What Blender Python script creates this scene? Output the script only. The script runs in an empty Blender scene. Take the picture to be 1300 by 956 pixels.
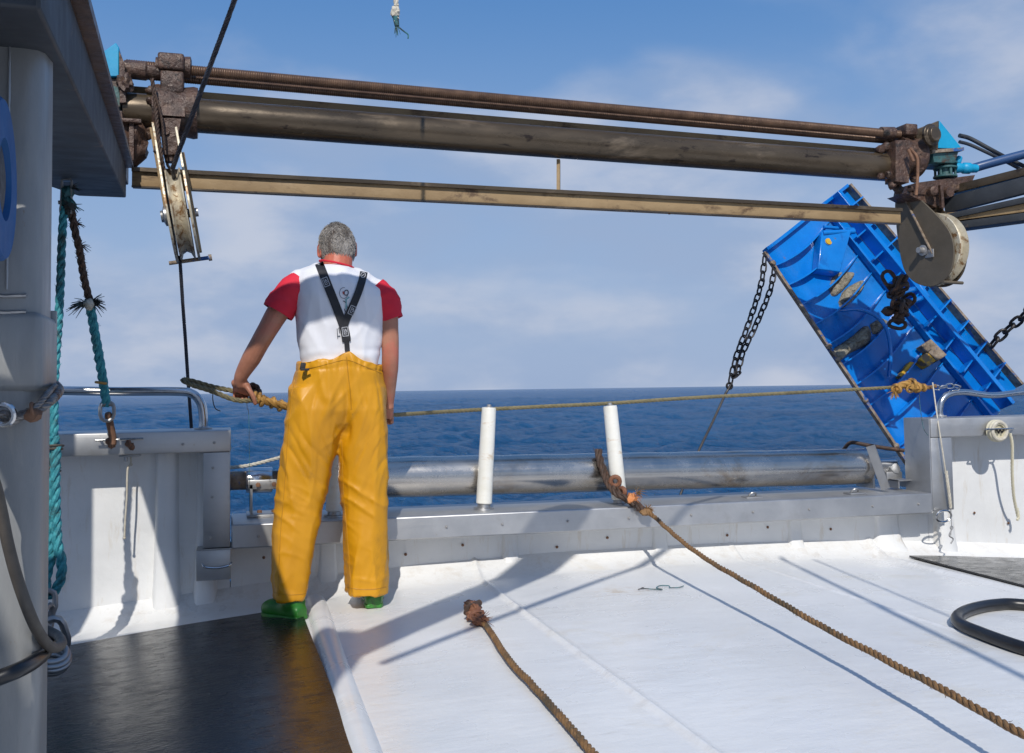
import bpy, math, random
import numpy as np
from mathutils import Vector, Matrix, noise
from mathutils.bvhtree import BVHTree
random.seed(7)
S = bpy.context.scene
COL = S.collection
PI = math.pi

# ---------------------------------------------------------------- camera model (x = starboard, y = aft, z = up, metres)
FPX = 1230.0; YAW = math.radians(-16.2); PITCH = math.atan(60.5/FPX); ROLL = math.radians(.8)
CAM = Vector((0, 0, 1.0))
_F = Vector((0, math.cos(PITCH), math.sin(PITCH))); _U0 = Vector((0, -math.sin(PITCH), math.cos(PITCH))); _R0 = Vector((1, 0, 0))
_R = _R0*math.cos(ROLL) - _U0*math.sin(ROLL); _U = _U0*math.cos(ROLL) + _R0*math.sin(ROLL)
_M = Matrix.Rotation(YAW, 3, 'Z')
CR, CU, CF = _M @ _R, _M @ _U, _M @ _F
def ray(px, py): return CR*((px-650)/FPX) + CU*((433.5-py)/FPX) + CF
def by(px, py, y):            # survey helper: the point at depth y (metres aft) seen at a photo pixel
    d = ray(px, py); return CAM + d*(y/d.y)
def bz(px, py, z):
    d = ray(px, py); return CAM + d*((z-1.0)/d.z)
LIGHT = Vector((math.sin(math.radians(15.7))*math.cos(math.radians(41)), math.cos(math.radians(15.7))*math.cos(math.radians(41)), -math.sin(math.radians(41))))

cam = bpy.data.cameras.new('camera'); co = bpy.data.objects.new('camera', cam); COL.objects.link(co)
cam.sensor_width = 36; cam.lens = 36*FPX/1300; cam.shift_y = -44.5/1300; cam.clip_end = 30000; cam.clip_start = .05
m = Matrix((CR, CU, -CF)).transposed().to_4x4(); m.translation = CAM; co.matrix_world = m
S.camera = co

# ---------------------------------------------------------------- materials
def srgb(r, g, b):
    f = lambda c: (c/255/12.92) if c/255 <= .04045 else ((c/255+.055)/1.055)**2.4
    return (f(r), f(g), f(b), 1)
class NT:
    def __init__(s, name):
        s.m = bpy.data.materials.new(name); s.m.use_nodes = True; s.t = s.m.node_tree; s.n = s.t.nodes; s.l = s.t.links
        s.b = s.n['Principled BSDF']; s.tc = s.n.new('ShaderNodeTexCoord')
    def mapping(s, scale):
        mp = s.n.new('ShaderNodeMapping'); s.l.new(s.tc.outputs['Object'], mp.inputs[0]); mp.inputs['Scale'].default_value = scale; return mp.outputs[0]
    def noise(s, scale, detail=6, rough=.6, vec=None, dist=0):
        k = s.n.new('ShaderNodeTexNoise'); k.inputs['Scale'].default_value = scale; k.inputs['Detail'].default_value = detail
        k.inputs['Roughness'].default_value = rough; k.inputs['Distortion'].default_value = dist
        s.l.new(vec if vec else s.tc.outputs['Object'], k.inputs['Vector']); return k.outputs['Fac']
    def ramp(s, fac, stops):
        r = s.n.new('ShaderNodeValToRGB'); s.l.new(fac, r.inputs[0]); e = r.color_ramp.elements
        while len(e) < len(stops): e.new(.5)
        for i, (p, c) in enumerate(stops):
            e[i].position = p; e[i].color = c if len(c) == 4 else (*c, 1)
        return r.outputs[0]
    def mask(s, fac, a, b):
        k = s.n.new('ShaderNodeMapRange'); s.l.new(fac, k.inputs[0]); k.inputs[1].default_value = a; k.inputs[2].default_value = b; return k.outputs[0]
    def mix(s, fac, a, b):
        k = s.n.new('ShaderNodeMix'); k.data_type = 'RGBA'
        if isinstance(fac, float): k.inputs[0].default_value = fac
        else: s.l.new(fac, k.inputs[0])
        for v, i in ((a, 6), (b, 7)):
            if isinstance(v, (tuple, list)): k.inputs[i].default_value = v if len(v) == 4 else (*v, 1)
            else: s.l.new(v, k.inputs[i])
        return k.outputs[2]
    def math(s, op, a, b):
        k = s.n.new('ShaderNodeMath'); k.operation = op
        for v, i in ((a, 0), (b, 1)):
            if isinstance(v, (int, float)): k.inputs[i].default_value = v
            else: s.l.new(v, k.inputs[i])
        return k.outputs[0]
    def bump(s, h, strength=.3, dist=.01):
        k = s.n.new('ShaderNodeBump'); k.inputs['Strength'].default_value = strength; k.inputs['Distance'].default_value = dist
        s.l.new(h, k.inputs['Height']); s.l.new(k.outputs[0], s.b.inputs['Normal']); return k
    def set(s, **k):
        for key, v in k.items():
            i = s.b.inputs[key.replace('_', ' ')]
            if isinstance(v, (int, float, tuple, list)): i.default_value = v if not isinstance(v, tuple) or len(v) == 4 else (*v, 1)
            else: s.l.new(v, i)
def basic(name, c1, c2, scale=8, rough=(.4, .6), metal=0, bump=.2, bscale=60, bdist=.004, stain=None, sscale=5, sth=(.58, .68), stretch=(1, 1, 1), extra=None, coat=0):
    t = NT(name); v = t.mapping(stretch)
    n = t.noise(scale, 8, .62, v)
    c = t.ramp(n, [(.32, c1), (.68, c2)])
    if stain:
        k = t.mask(t.noise(sscale, 8, .7, v, .4), *sth); c = t.mix(k, c, stain)
    if extra:
        k = t.mask(t.noise(extra[1], 6, .7, v, .3), *extra[2]); c = t.mix(k, c, extra[0])
    rr = t.mask(t.noise(scale*2.3, 5, .6, v), .3, .7)
    r = t.math('ADD', t.math('MULTIPLY', rr, rough[1]-rough[0]), rough[0])
    t.set(Base_Color=c, Roughness=r, Metallic=float(metal), Coat_Weight=float(coat))
    if bump: t.bump(t.noise(bscale, 5, .6, v), bump, bdist)
    return t.m
M = {}
M['deck'] = None
DX0, DY0 = bz(795, 752, .07).x, bz(795, 752, .07).y
def deck_mat():
    t = NT('deck_white_paint')
    n = t.noise(1.2, 8, .6); c = t.ramp(n, [(.35, (.70, .70, .69)), (.65, (.79, .785, .77))])
    v = t.mapping((1.2, 5.5, 1)); k = t.mask(t.noise(6, 8, .75, v, .3), .60, .76); c = t.mix(t.math('MULTIPLY', k, .45), c, (.46, .41, .34, 1))
    v2 = t.mapping((5, .8, 1)); k = t.mask(t.noise(4, 8, .75, v2, .3), .62, .74); c = t.mix(t.math('MULTIPLY', k, .40), c, (.42, .42, .42, 1))
    k = t.mask(t.noise(38, 4, .8), .73, .76); c = t.mix(t.math('MULTIPLY', k, .55), c, (.30, .20, .12, 1))
    k = t.mask(t.noise(2.3, 6, .7, None, .8), .56, .72); c = t.mix(t.math('MULTIPLY', k, .30), c, (.62, .52, .34, 1))
    sx = t.n.new('ShaderNodeSeparateXYZ'); t.l.new(t.tc.outputs['Object'], sx.inputs[0]); X_, Y_ = sx.outputs[0], sx.outputs[1]
    gr = t.noise(9, 8, .75, t.mapping((1.5, 1.5, 1)), .4)
    def near(axis, c_, w_): return t.mask(t.math('ABSOLUTE', t.math('SUBTRACT', axis, c_), 0), w_, 0.0)
    for c_ in (1.18, 2.62, 3.50):
        c = t.mix(t.math('MULTIPLY', t.math('MULTIPLY', near(X_, c_, .07), t.mask(gr, .48, .68)), .30), c, (.40, .34, .28, 1))
    c = t.mix(t.math('MULTIPLY', t.math('MULTIPLY', near(Y_, 4.74, .16), t.mask(gr, .50, .70)), .32), c, (.40, .30, .18, 1))
    st = t.math('MULTIPLY', t.math('MULTIPLY', near(X_, DX0, .26), near(Y_, DY0, .13)), t.mask(t.noise(14, 8, .8, t.mapping((1, 3, 1)), .5), .50, .60))
    c = t.mix(t.math('MULTIPLY', st, .8), c, (.42, .27, .12, 1))
    dr_ = t.mask(t.noise(7, 8, .8, t.mapping((.5, 3.5, 1)), .8), .64, .70); c = t.mix(t.math('MULTIPLY', dr_, .28), c, (.36, .33, .30, 1))
    r = t.math('ADD', t.math('MULTIPLY', t.mask(t.noise(3, 4), .3, .7), .22), .20)
    t.set(Base_Color=c, Roughness=r)
    h = t.math('ADD', t.noise(5, 8, .6, t.mapping((1, 2.2, 1))), t.math('MULTIPLY', t.noise(90, 3, .6), .08))
    t.bump(h, .35, .012)
    return t.m
def wall_mat():
    t = NT('bulwark_white_paint')
    c = t.ramp(t.noise(2, 8, .6), [(.35, (.66, .66, .65)), (.65, (.77, .77, .76))])
    v = t.mapping((5, 5, .9)); k = t.mask(t.noise(3.5, 8, .7, v, .2), .56, .72); c = t.mix(t.math('MULTIPLY', k, .5), c, (.50, .40, .26, 1))
    k = t.mask(t.noise(30, 4, .8), .72, .76); c = t.mix(t.math('MULTIPLY', k, .6), c, (.22, .12, .06, 1))
    k = t.mask(t.noise(6, 8, .75, t.mapping((1, 1, 3)), .4), .62, .74); c = t.mix(t.math('MULTIPLY', k, .25), c, (.44, .44, .46, 1))
    t.set(Base_Color=c, Roughness=.38)
    t.bump(t.noise(6, 8, .6), .5, .012)
    return t.m
M['deck'] = deck_mat(); M['wall'] = wall_mat()
def steel_mat(name, base=(.50, .51, .52), r0=.28, r1=.5, metal=.85, stain=(.36, .33, .30), dirt=.5, brush=(1, 30, 30)):
    t = NT(name)
    v = t.mapping(brush); br = t.noise(3, 6, .7, v)
    bl = t.noise(5, 8, .68, None, .3)
    c = t.ramp(bl, [(.3, tuple(x*.82 for x in base)), (.7, base)])
    k = t.mask(t.noise(3.1, 8, .75, None, .5), .55, .72); c = t.mix(t.math('MULTIPLY', k, dirt), c, (*stain, 1))
    k = t.mask(t.noise(24, 5, .8), .66, .74); c = t.mix(t.math('MULTIPLY', k, dirt*.8), c, (.28, .17, .09, 1))
    f = t.math('ADD', t.math('MULTIPLY', br, .4), t.math('MULTIPLY', bl, .6))
    r = t.math('ADD', t.math('MULTIPLY', t.mask(f, .35, .65), r1-r0), r0)
    t.set(Base_Color=c, Roughness=r, Metallic=metal)
    t.bump(t.math('ADD', t.math('MULTIPLY', br, .3), t.noise(4, 6, .6)), .25, .004)
    return t.m
M['steel'] = steel_mat('stainless_sheet', (.52, .52, .52), .36, .55, .78)
M['roller'] = steel_mat('roller_steel', (.58, .545, .50), .17, .34, 1.0, (.32, .22, .13), .7, (.6, 16, 16))
M['rail'] = steel_mat('polished_tube', (.66, .66, .66), .12, .3, 1.0, (.5, .48, .45), .2, (1, 12, 12))
M['galv'] = steel_mat('galvanised_steel', (.42, .42, .42), .35, .55, .8, (.25, .2, .15), .6, (4, 4, 4))
M['paintgrey'] = basic('grey_painted_steel', (.21, .215, .215), (.30, .30, .29), 4, (.32, .5), .15, .25, 9, .006, (.30, .29, .26), 3, (.58, .72), (3, 3, .8), ((.20, .10, .04, 1), 12, (.70, .74)))
M['darkgrey'] = basic('dark_grey_steel', (.018, .022, .028), (.040, .046, .056), 4, (.5, .7), 0, .2, 12, .004, (.17, .12, .09), 6, (.62, .70))
M['brownbeam'] = basic('weathered_tan_beam', (.25, .165, .080), (.36, .25, .13), 4, (.55, .75), 0, .4, 30, .005, (.10, .058, .03), 5, (.52, .64), (.8, 1.4, 1.4), ((.10, .06, .04, 1), 16, (.66, .72)))
M['tube'] = basic('greasy_gantry_tube', (.060, .045, .030), (.125, .092, .058), 3, (.20, .42), .45, .35, 14, .006, (.20, .15, .10), 3.5, (.56, .68), (.5, 1.2, 1.2), ((.030, .020, .014, 1), 9, (.60, .66)))
M['screw'] = basic('rusty_greased_screw', (.075, .042, .026), (.17, .098, .058), 12, (.3, .5), .3, .3, 60, .004)
M['grease'] = basic('greasy_rust_casting', (.045, .028, .022), (.12, .066, .045), 14, (.25, .6), .1, .9, 40, .012, (.16, .10, .065), 9, (.56, .66), (1, 1, 1), ((.02, .017, .015, 1), 7, (.55, .65)))
M['rust'] = basic('rusty_iron', (.10, .05, .03), (.24, .12, .065), 20, (.6, .85), 0, .6, 60, .006)
M['sheave'] = basic('worn_sheave_rim', (.50, .43, .30), (.66, .60, .47), 18, (.3, .5), .3, .4, 60, .004, (.22, .12, .05), 14, (.52, .60))
M['drumplate'] = basic('muddy_brown_plate', (.085, .070, .050), (.125, .102, .074), 5, (.5, .7), .1, .3, 25, .004, (.09, .06, .04), 3, (.58, .7))
M['blue'] = basic('blue_door_paint', (.002, .145, .50), (.004, .21, .66), 4, (.14, .30), 0, .2, 20, .004, (.002, .07, .30), 3, (.60, .72), (1, 1, 1), ((.14, .11, .08, 1), 14, (.66, .72)), .4)
M['rustedge'] = basic('scraped_rusty_edge', (.11, .075, .05), (.34, .27, .20), 22, (.5, .8), .1, .7, 60, .006, (.03, .10, .30), 12, (.57, .60))
M['teal'] = basic('turquoise_housing_paint', (.0, .26, .48), (.01, .33, .56), 6, (.35, .5), 0, .2, 30, .003, (.06, .07, .06), 9, (.63, .68))
M['tealdark'] = basic('dull_green_housing', (.02, .075, .08), (.05, .13, .13), 14, (.4, .6), 0, .5, 40, .005, (.06, .035, .022), 9, (.5, .6))
M['post'] = basic('white_plastic_sleeve', (.72, .70, .62), (.80, .79, .74), 6, (.32, .45), 0, .1, 30, .002, (.50, .33, .14), 6, (.54, .70), (1, 1, 2.2), ((.25, .22, .16, 1), 45, (.70, .74)))
M['mat'] = basic('black_rubber_mat', (.007, .007, .008), (.016, .0165, .018), 5, (.10, .36), 0, .45, 40, .004, (.045, .038, .028), 4, (.58, .74), (1, 2, 1), ((.10, .09, .08, 1), 26, (.70, .76)))
M['hose'] = basic('black_rubber_hose', (.008, .008, .009), (.016, .016, .018), 12, (.28, .4), 0, .1, 80, .001)
M['greyhose'] = basic('dusty_grey_hose', (.055, .045, .036), (.10, .085, .068), 20, (.5, .7), 0, .2, 60, .002)
M['wire'] = basic('dark_steel_wire', (.035, .035, .045), (.075, .075, .085), 30, (.35, .5), .5, .2, 200, .001)
M['wirebright'] = basic('worn_wire_rope', (.12, .11, .11), (.26, .25, .24), 30, (.35, .5), .7, .2, 200, .001, (.10, .05, .03), 12, (.58, .64))
def rope_mat(name, a, b, dirt, th=(.5, .62), sc=6):
    return basic(name, a, b, 40, (.55, .8), 0, .9, 160, .003, dirt, sc, th)
M['ropeteal'] = rope_mat('turquoise_polypropylene', (.01, .15, .20), (.07, .40, .44), (.03, .06, .06), (.50, .62), 7)
M['ropetealdirty'] = rope_mat('fouled_turquoise_rope', (.02, .10, .12), (.05, .20, .21), (.03, .03, .028), (.45, .55), 9)
M['ropebrown'] = rope_mat('brown_fibre_rope', (.15, .075, .028), (.27, .15, .058), (.085, .06, .03), (.50, .62), 5)
M['ropered'] = rope_mat('rusty_red_rope', (.15, .055, .03), (.25, .11, .055), (.09, .05, .03), (.55, .66), 5)
M['ropeolive'] = rope_mat('olive_fibre_rope', (.14, .12, .055), (.24, .20, .11), (.09, .08, .05), (.55, .66), 4)
M['ropegold'] = rope_mat('ochre_whipping_twine', (.30, .15, .03), (.50, .28, .07), (.10, .055, .02), (.50, .60), 18)
M['ropedark'] = rope_mat('dark_knotted_rope', (.035, .022, .016), (.09, .05, .032), (.18, .08, .04), (.58, .66), 14)
M['orange'] = rope_mat('orange_twine', (.50, .17, .05), (.66, .26, .09), (.14, .07, .04), (.56, .64), 25)
M['cord'] = basic('pale_cord', (.42, .38, .30), (.60, .56, .47), 30, (.6, .8), 0, .3, 200, .001)
M['coil'] = basic('cream_plastic', (.55, .50, .36), (.66, .62, .48), 12, (.4, .6), 0, .2, 60, .002, (.30, .20, .10), 12, (.60, .70))
M['chain'] = basic('black_iron_chain', (.012, .012, .015), (.04, .035, .034), 30, (.4, .6), .5, .3, 90, .002)
M['mud'] = basic('dried_sea_mud', (.20, .175, .125), (.36, .33, .26), 30, (.8, .95), 0, 1.0, 60, .02, (.12, .10, .07), 20, (.5, .62))
M['skin'] = basic('tanned_skin', (.33, .135, .08), (.47, .215, .135), 9, (.40, .55), 0, .35, 120, .0015, (.50, .15, .10), 5, (.50, .70), (1, 1, 1), ((.22, .09, .055, 1), 60, (.68, .74)))
_t = M['skin'].node_tree; _b = _t.nodes['Principled BSDF']; _src = _b.inputs['Base Color'].links[0].from_socket
_tc = _t.nodes.new('ShaderNodeTexCoord'); _sp = _t.nodes.new('ShaderNodeSeparateXYZ'); _t.links.new(_tc.outputs['Object'], _sp.inputs[0])
_mr = _t.nodes.new('ShaderNodeMapRange'); _t.links.new(_sp.outputs[2], _mr.inputs[0]); _mr.inputs[1].default_value = 1.40; _mr.inputs[2].default_value = 1.50; _mr.inputs[4].default_value = .55
_mx = _t.nodes.new('ShaderNodeMix'); _mx.data_type = 'RGBA'; _t.links.new(_mr.outputs[0], _mx.inputs[0]); _t.links.new(_src, _mx.inputs[6]); _mx.inputs[7].default_value = (.62, .13, .075, 1); _t.links.new(_mx.outputs[2], _b.inputs['Base Color'])
M['shirt'] = basic('white_cotton', (.70, .70, .73), (.76, .76, .79), 5, (.8, .9), 0, .15, 300, .0008)
M['red'] = basic('red_cotton', (.58, .012, .03), (.68, .02, .045), 5, (.75, .85), 0, .15, 300, .0008)
M['yellow'] = basic('yellow_oilskin', (.55, .240, .002), (.69, .325, .006), 3, (.36, .52), 0, .12, 30, .002, (.44, .20, .01), 5, (.57, .70), (1, 1, .6), ((.30, .16, .03, 1), 22, (.69, .74)))
M['seam'] = basic('dark_yellow_seam', (.40, .18, .004), (.50, .24, .008), 20, (.4, .6), 0, 0)
M['boot'] = basic('green_rubber', (.02, .14, .015), (.035, .21, .025), 8, (.3, .45), 0, .1, 40, .001, (.03, .06, .02), 9, (.60, .72))
M['black'] = basic('black_webbing', (.010, .010, .012), (.02, .02, .023), 30, (.6, .75), 0, .3, 400, .001)
M['print'] = basic('pale_grey_print', (.36, .36, .38), (.50, .50, .52), 60, (.6, .7), 0, 0)
M['printdark'] = basic('dark_print', (.05, .06, .08), (.09, .10, .12), 60, (.7, .8), 0, 0)
M['printred'] = basic('red_print', (.34, .06, .05), (.40, .09, .08), 60, (.7, .8), 0, 0)
M['printteal'] = basic('teal_print', (.15, .34, .36), (.22, .42, .44), 60, (.7, .8), 0, 0)
M['hair'] = basic('grey_hair', (.17, .15, .13), (.42, .39, .36), 45, (.45, .6), 0, .6, 160, .003, (.09, .05, .035), 16, (.54, .66), (1, 1, .30))
M['eye'] = basic('eye_white', (.7, .7, .68), (.75, .75, .73), 8, (.1, .2), 0, 0)
M['yellowpaint'] = basic('yellow_shoe_paint', (.55, .30, .01), (.68, .40, .02), 12, (.4, .6), 0, .3, 40, .003, (.18, .13, .08), 14, (.5, .56))
M['bolt'] = basic('dull_bolt', (.34, .33, .32), (.46, .45, .44), 40, (.4, .6), .7, .2, 90, .001)
M['rustbolt'] = M['rust']
M['hull'] = basic('hull_blue_paint', (.02, .06, .16), (.03, .08, .20), 2, (.3, .5), 0, .2, 10, .004)
M['bluesheave'] = basic('blue_sheave_paint', (.003, .06, .20), (.004, .085, .26), 8, (.6, .75), 0, .2, 20, .003, (.02, .04, .07), 12, (.62, .70))

# ---------------------------------------------------------------- mesh building
class MB:
    def __init__(s): s.v = []; s.f = []
    def add(s, v, f):
        o = len(s.v); s.v += [tuple(p) for p in v]; s.f += [tuple(i+o for i in q) for q in f]; return s
    def box(s, c, size, rot=None, bev=0):
        hx, hy, hz = [a/2 for a in size]; c = Vector(c)
        if bev <= 0:
            vs = [Vector((x, y, z)) for x in (-hx, hx) for y in (-hy, hy) for z in (-hz, hz)]
            fs = [(0, 1, 3, 2), (4, 6, 7, 5), (0, 4, 5, 1), (2, 3, 7, 6), (0, 2, 6, 4), (1, 5, 7, 3)]
        else:
            import bmesh
            b = bmesh.new(); bmesh.ops.create_cube(b, size=1)
            for v in b.verts: v.co = Vector((v.co.x*size[0], v.co.y*size[1], v.co.z*size[2]))
            bmesh.ops.bevel(b, geom=list(b.edges), offset=bev, segments=2, affect='EDGES', profile=.5)
            b.verts.index_update(); vs = [v.co.copy() for v in b.verts]; fs = [[v.index for v in f.verts] for f in b.faces]; b.free()
        if rot is not None: vs = [rot @ v for v in vs]
        return s.add([v+c for v in vs], fs)
    def bar(s, p, q, w, h, up=Vector((0, 0, 1)), bev=0):       # box from p to q
        p, q = Vector(p), Vector(q); d = (q-p); L = d.length; d.normalize()
        x = d.cross(up)
        if x.length < 1e-4: x = d.cross(Vector((0, 1, 0)))
        x.normalize(); z = x.cross(d)
        R = Matrix((d, x, z)).transposed()
        return s.box((p+q)/2, (L, w, h), R, bev)
    def prism(s, pts, depth):
        pts = [Vector(p) for p in pts]; d = Vector(depth); n = len(pts)
        v = pts + [p+d for p in pts]
        f = [tuple(range(n))[::-1], tuple(range(n, 2*n))] + [(i, (i+1) % n, n+(i+1) % n, n+i) for i in range(n)]
        return s.add(v, f)
    def tube(s, pts, r, n=12, caps=True, closed=False):
        pts = [Vector(p) for p in pts]; N = len(pts)
        R = r if isinstance(r, (list, tuple)) else [r]*N
        T = []
        for i in range(N):
            a = pts[(i-1) % N] if (closed or i > 0) else pts[i]; b = pts[(i+1) % N] if (closed or i < N-1) else pts[i]
            T.append((b-a).normalized() if (b-a).length > 1e-9 else Vector((0, 0, 1)))
        u = T[0].orthogonal().normalized(); vs = []; 
        for i in range(N):
            if i: 
                u = u - T[i]*u.dot(T[i])
                u = u.normalized() if u.length > 1e-6 else T[i].orthogonal().normalized()
            w = T[i].cross(u)
            for k in range(n):
                a = 2*PI*k/n; vs.append(pts[i] + (u*math.cos(a) + w*math.sin(a))*R[i])
        fs = []
        for i in range(N if closed else N-1):
            j = (i+1) % N
            for k in range(n): fs.append((i*n+k, i*n+(k+1) % n, j*n+(k+1) % n, j*n+k))
        if caps and not closed:
            fs.append(tuple(range(n))[::-1]); fs.append(tuple((N-1)*n+k for k in range(n)))
        return s.add(vs, fs)
    def cyl(s, p, q, r, n=24, r2=None): return s.tube([p, q], [r, r if r2 is None else r2], n)
    def lathe(s, o, axis, prof, n=32, ref=None):                # prof: (t along axis, radius)
        o = Vector(o); a = Vector(axis).normalized(); u = a.orthogonal().normalized(); w = a.cross(u)
        vs = []
        for t, r in prof:
            for k in range(n):
                g = 2*PI*k/n; vs.append(o + a*t + (u*math.cos(g)+w*math.sin(g))*max(r, 1e-4))
        fs = []
        for i in range(len(prof)-1):
            for k in range(n): fs.append((i*n+k, i*n+(k+1) % n, (i+1)*n+(k+1) % n, (i+1)*n+k))
        fs.append(tuple(range(n))[::-1]); fs.append(tuple((len(prof)-1)*n+k for k in range(n)))
        return s.add(vs, fs)
    def torus(s, c, axis, R, r, n=32, m=10, a0=0, a1=2*PI, sq=(1, 1)):
        a = Vector(axis).normalized(); u = a.orthogonal().normalized()
        if abs(a.z) < .99: u = (Vector((0, 0, 1)) - a*a.z).normalized()
        w = a.cross(u); full = abs(a1-a0-2*PI) < 1e-4
        k = n if full else n+1
        return s.tube([Vector(c) + (u*math.cos(a0+(a1-a0)*i/n)*sq[0] + w*math.sin(a0+(a1-a0)*i/n)*sq[1])*R for i in range(k)], r, m, True, full)
    def blob(s, c, r, sc=(1, 1, 1), amp=.15, fr=3, n=2, rot=None):
        import bmesh
        b = bmesh.new(); bmesh.ops.create_icosphere(b, subdivisions=n, radius=1)
        b.verts.index_update(); c = Vector(c); vs = []
        for v in b.verts:
            q = v.co*(1+amp*noise.noise(v.co*fr+c*10)); q = Vector((q.x*sc[0], q.y*sc[1], q.z*sc[2]))*r
            if rot is not None: q = rot @ q
            vs.append(q+c)
        fs = [[v.index for v in f.verts] for f in b.faces]; b.free()
        return s.add(vs, fs)
    def build(s, name, mat, parent=None, origin=None, smooth=40, bevel=0):
        me = bpy.data.meshes.new(name)
        if parent is not None: o = Vector(ORG[parent.name])
        elif origin is not None: o = Vector(origin)
        else:
            a = np.array(s.v); o = Vector(((a[:, 0].min()+a[:, 0].max())/2, (a[:, 1].min()+a[:, 1].max())/2, a[:, 2].min()))
        me.from_pydata([tuple(Vector(p)-o) for p in s.v], [], s.f); me.validate(); me.update()
        import bmesh
        b = bmesh.new(); b.from_mesh(me); bmesh.ops.recalc_face_normals(b, faces=b.faces); b.to_mesh(me); b.free()
        me.materials.append(mat)
        if smooth:
            me.shade_smooth(); me.set_sharp_from_angle(angle=math.radians(smooth))
        ob = bpy.data.objects.new(name, me); COL.objects.link(ob)
        if parent is not None:
            ob.parent = parent
        else: ob.location = o
        ORG[ob.name] = o
        if bevel:
            md = ob.modifiers.new('bevel', 'BEVEL'); md.width = bevel; md.segments = 2; md.limit_method = 'ANGLE'; md.angle_limit = math.radians(50)
        return ob
ORG = {}
def tag(o, label=None, cat=None, group=None, kind=None):
    if label: o['label'] = label
    if cat: o['category'] = cat
    if group: o['group'] = group
    if kind: o['kind'] = kind
    return o
def thing(name, label, cat, loc, group=None, kind=None):
    o = bpy.data.objects.new(name, None); COL.objects.link(o); o.location = loc; o.empty_display_size = .1; ORG[o.name] = Vector(loc)
    return tag(o, label, cat, group, kind)
def copy_tree(o, parent=None):
    c = o.copy(); COL.objects.link(c); c.parent = parent; ORG[c.name] = ORG[o.name]
    for ch in list(o.children): copy_tree(ch, c)
    return c
def cat(pts, n=8):           # Catmull-Rom through points
    P = [Vector(p) for p in pts]; P = [P[0]*2-P[1]] + P + [P[-1]*2-P[-2]]; out = []
    for i in range(1, len(P)-2):
        a, b, c, d = P[i-1:i+3]
        for k in range(n):
            t = k/n; out.append(.5*((2*b) + (c-a)*t + (2*a-5*b+4*c-d)*t*t + (3*b-a-3*c+d)*t**3))
    out.append(P[-2]); return out
def resample(pts, step):
    pts = [Vector(p) for p in pts]; L = [0]
    for a, b in zip(pts, pts[1:]): L.append(L[-1]+(b-a).length)
    n = max(2, int(L[-1]/step)); out = []; j = 0
    for i in range(n+1):
        t = L[-1]*i/n
        while j < len(L)-2 and L[j+1] < t: j += 1
        out.append(pts[j].lerp(pts[j+1], (t-L[j])/max(1e-9, L[j+1]-L[j])))
    return out
def frames(pts):
    N = len(pts); T = [(pts[min(i+1, N-1)]-pts[max(i-1, 0)]).normalized() for i in range(N)]
    u = T[0].orthogonal().normalized(); out = []
    for i in range(N):
        u = (u - T[i]*u.dot(T[i])).normalized(); out.append((T[i], u, T[i].cross(u)))
    return out
def rope(mb, pts, r, strands=3, pitch=None, step=None, n=7, fuzz=0, wob=0):
    pitch = pitch or r*7; step = step or r*.55
    P = resample(pts, step); F = frames(P); d = 0; rr = r*.54
    S_ = [[] for _ in range(strands)]
    for i, p in enumerate(P):
        if i: d += (P[i]-P[i-1]).length
        if wob: p = p + Vector((noise.noise(p*9), noise.noise(p*9+Vector((5, 5, 5))), noise.noise(p*9+Vector((9, 1, 3)))))*wob
        for k in range(strands):
            a = 2*PI*(d/pitch + k/strands); S_[k].append(p + (F[i][1]*math.cos(a)+F[i][2]*math.sin(a))*r*.5)
    for k in range(strands): mb.tube(S_[k], rr, n)
    if fuzz:
        for q in range(fuzz):
            i = random.randrange(len(P)); a = random.random()*2*PI; dr = F[i][1]*math.cos(a)+F[i][2]*math.sin(a)
            p = P[i]+dr*r*.8; e = p + (dr*.7+F[i][0]*random.uniform(-1.4, 1.4))*r*random.uniform(.3, .95)
            mb.tube([p, (p+e)/2+Vector((0, 0, -.1*r)), e], [r*.10, r*.07, r*.03], 4)
    return mb
def link(mb, c, d, side, L, W, r, m=7):      # one chain link: stadium loop
    d = d.normalized(); side = (side - d*side.dot(d)).normalized(); h = L/2-W/2; pts = []
    for k in range(6): a = -PI/2+PI*k/5; pts.append(c + d*(h + W/2*math.cos(a)) + side*(W/2*math.sin(a)))
    for k in range(6): a = PI/2+PI*k/5; pts.append(c + d*(-h + W/2*math.cos(a)) + side*(W/2*math.sin(a)))
    mb.tube(pts, r, m, True, True)
def chain(mb, pts, L, W, r):
    P = resample(pts, (L-2*r)*.94); F = frames(P)
    for i in range(len(P)-1):
        t, u, w = F[i]; a = .5*PI*(i % 2)+.3; link(mb, (P[i]+P[i+1])/2, P[i+1]-P[i], u*math.cos(a)+w*math.sin(a), L, W, r)
    return mb
def fray(mb, c, d, n, L, r, spread=.6):
    c, d = Vector(c), Vector(d).normalized()
    for i in range(n):
        v = (d + Vector([random.gauss(0, spread) for _ in range(3)])).normalized(); l = L*random.uniform(.5, 1)
        mb.tube([c, c+v*l*.5+Vector((0, 0, .02*L)), c+v*l+Vector((0, 0, -.15*L))], [r, r*.8, r*.4], 5)

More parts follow.
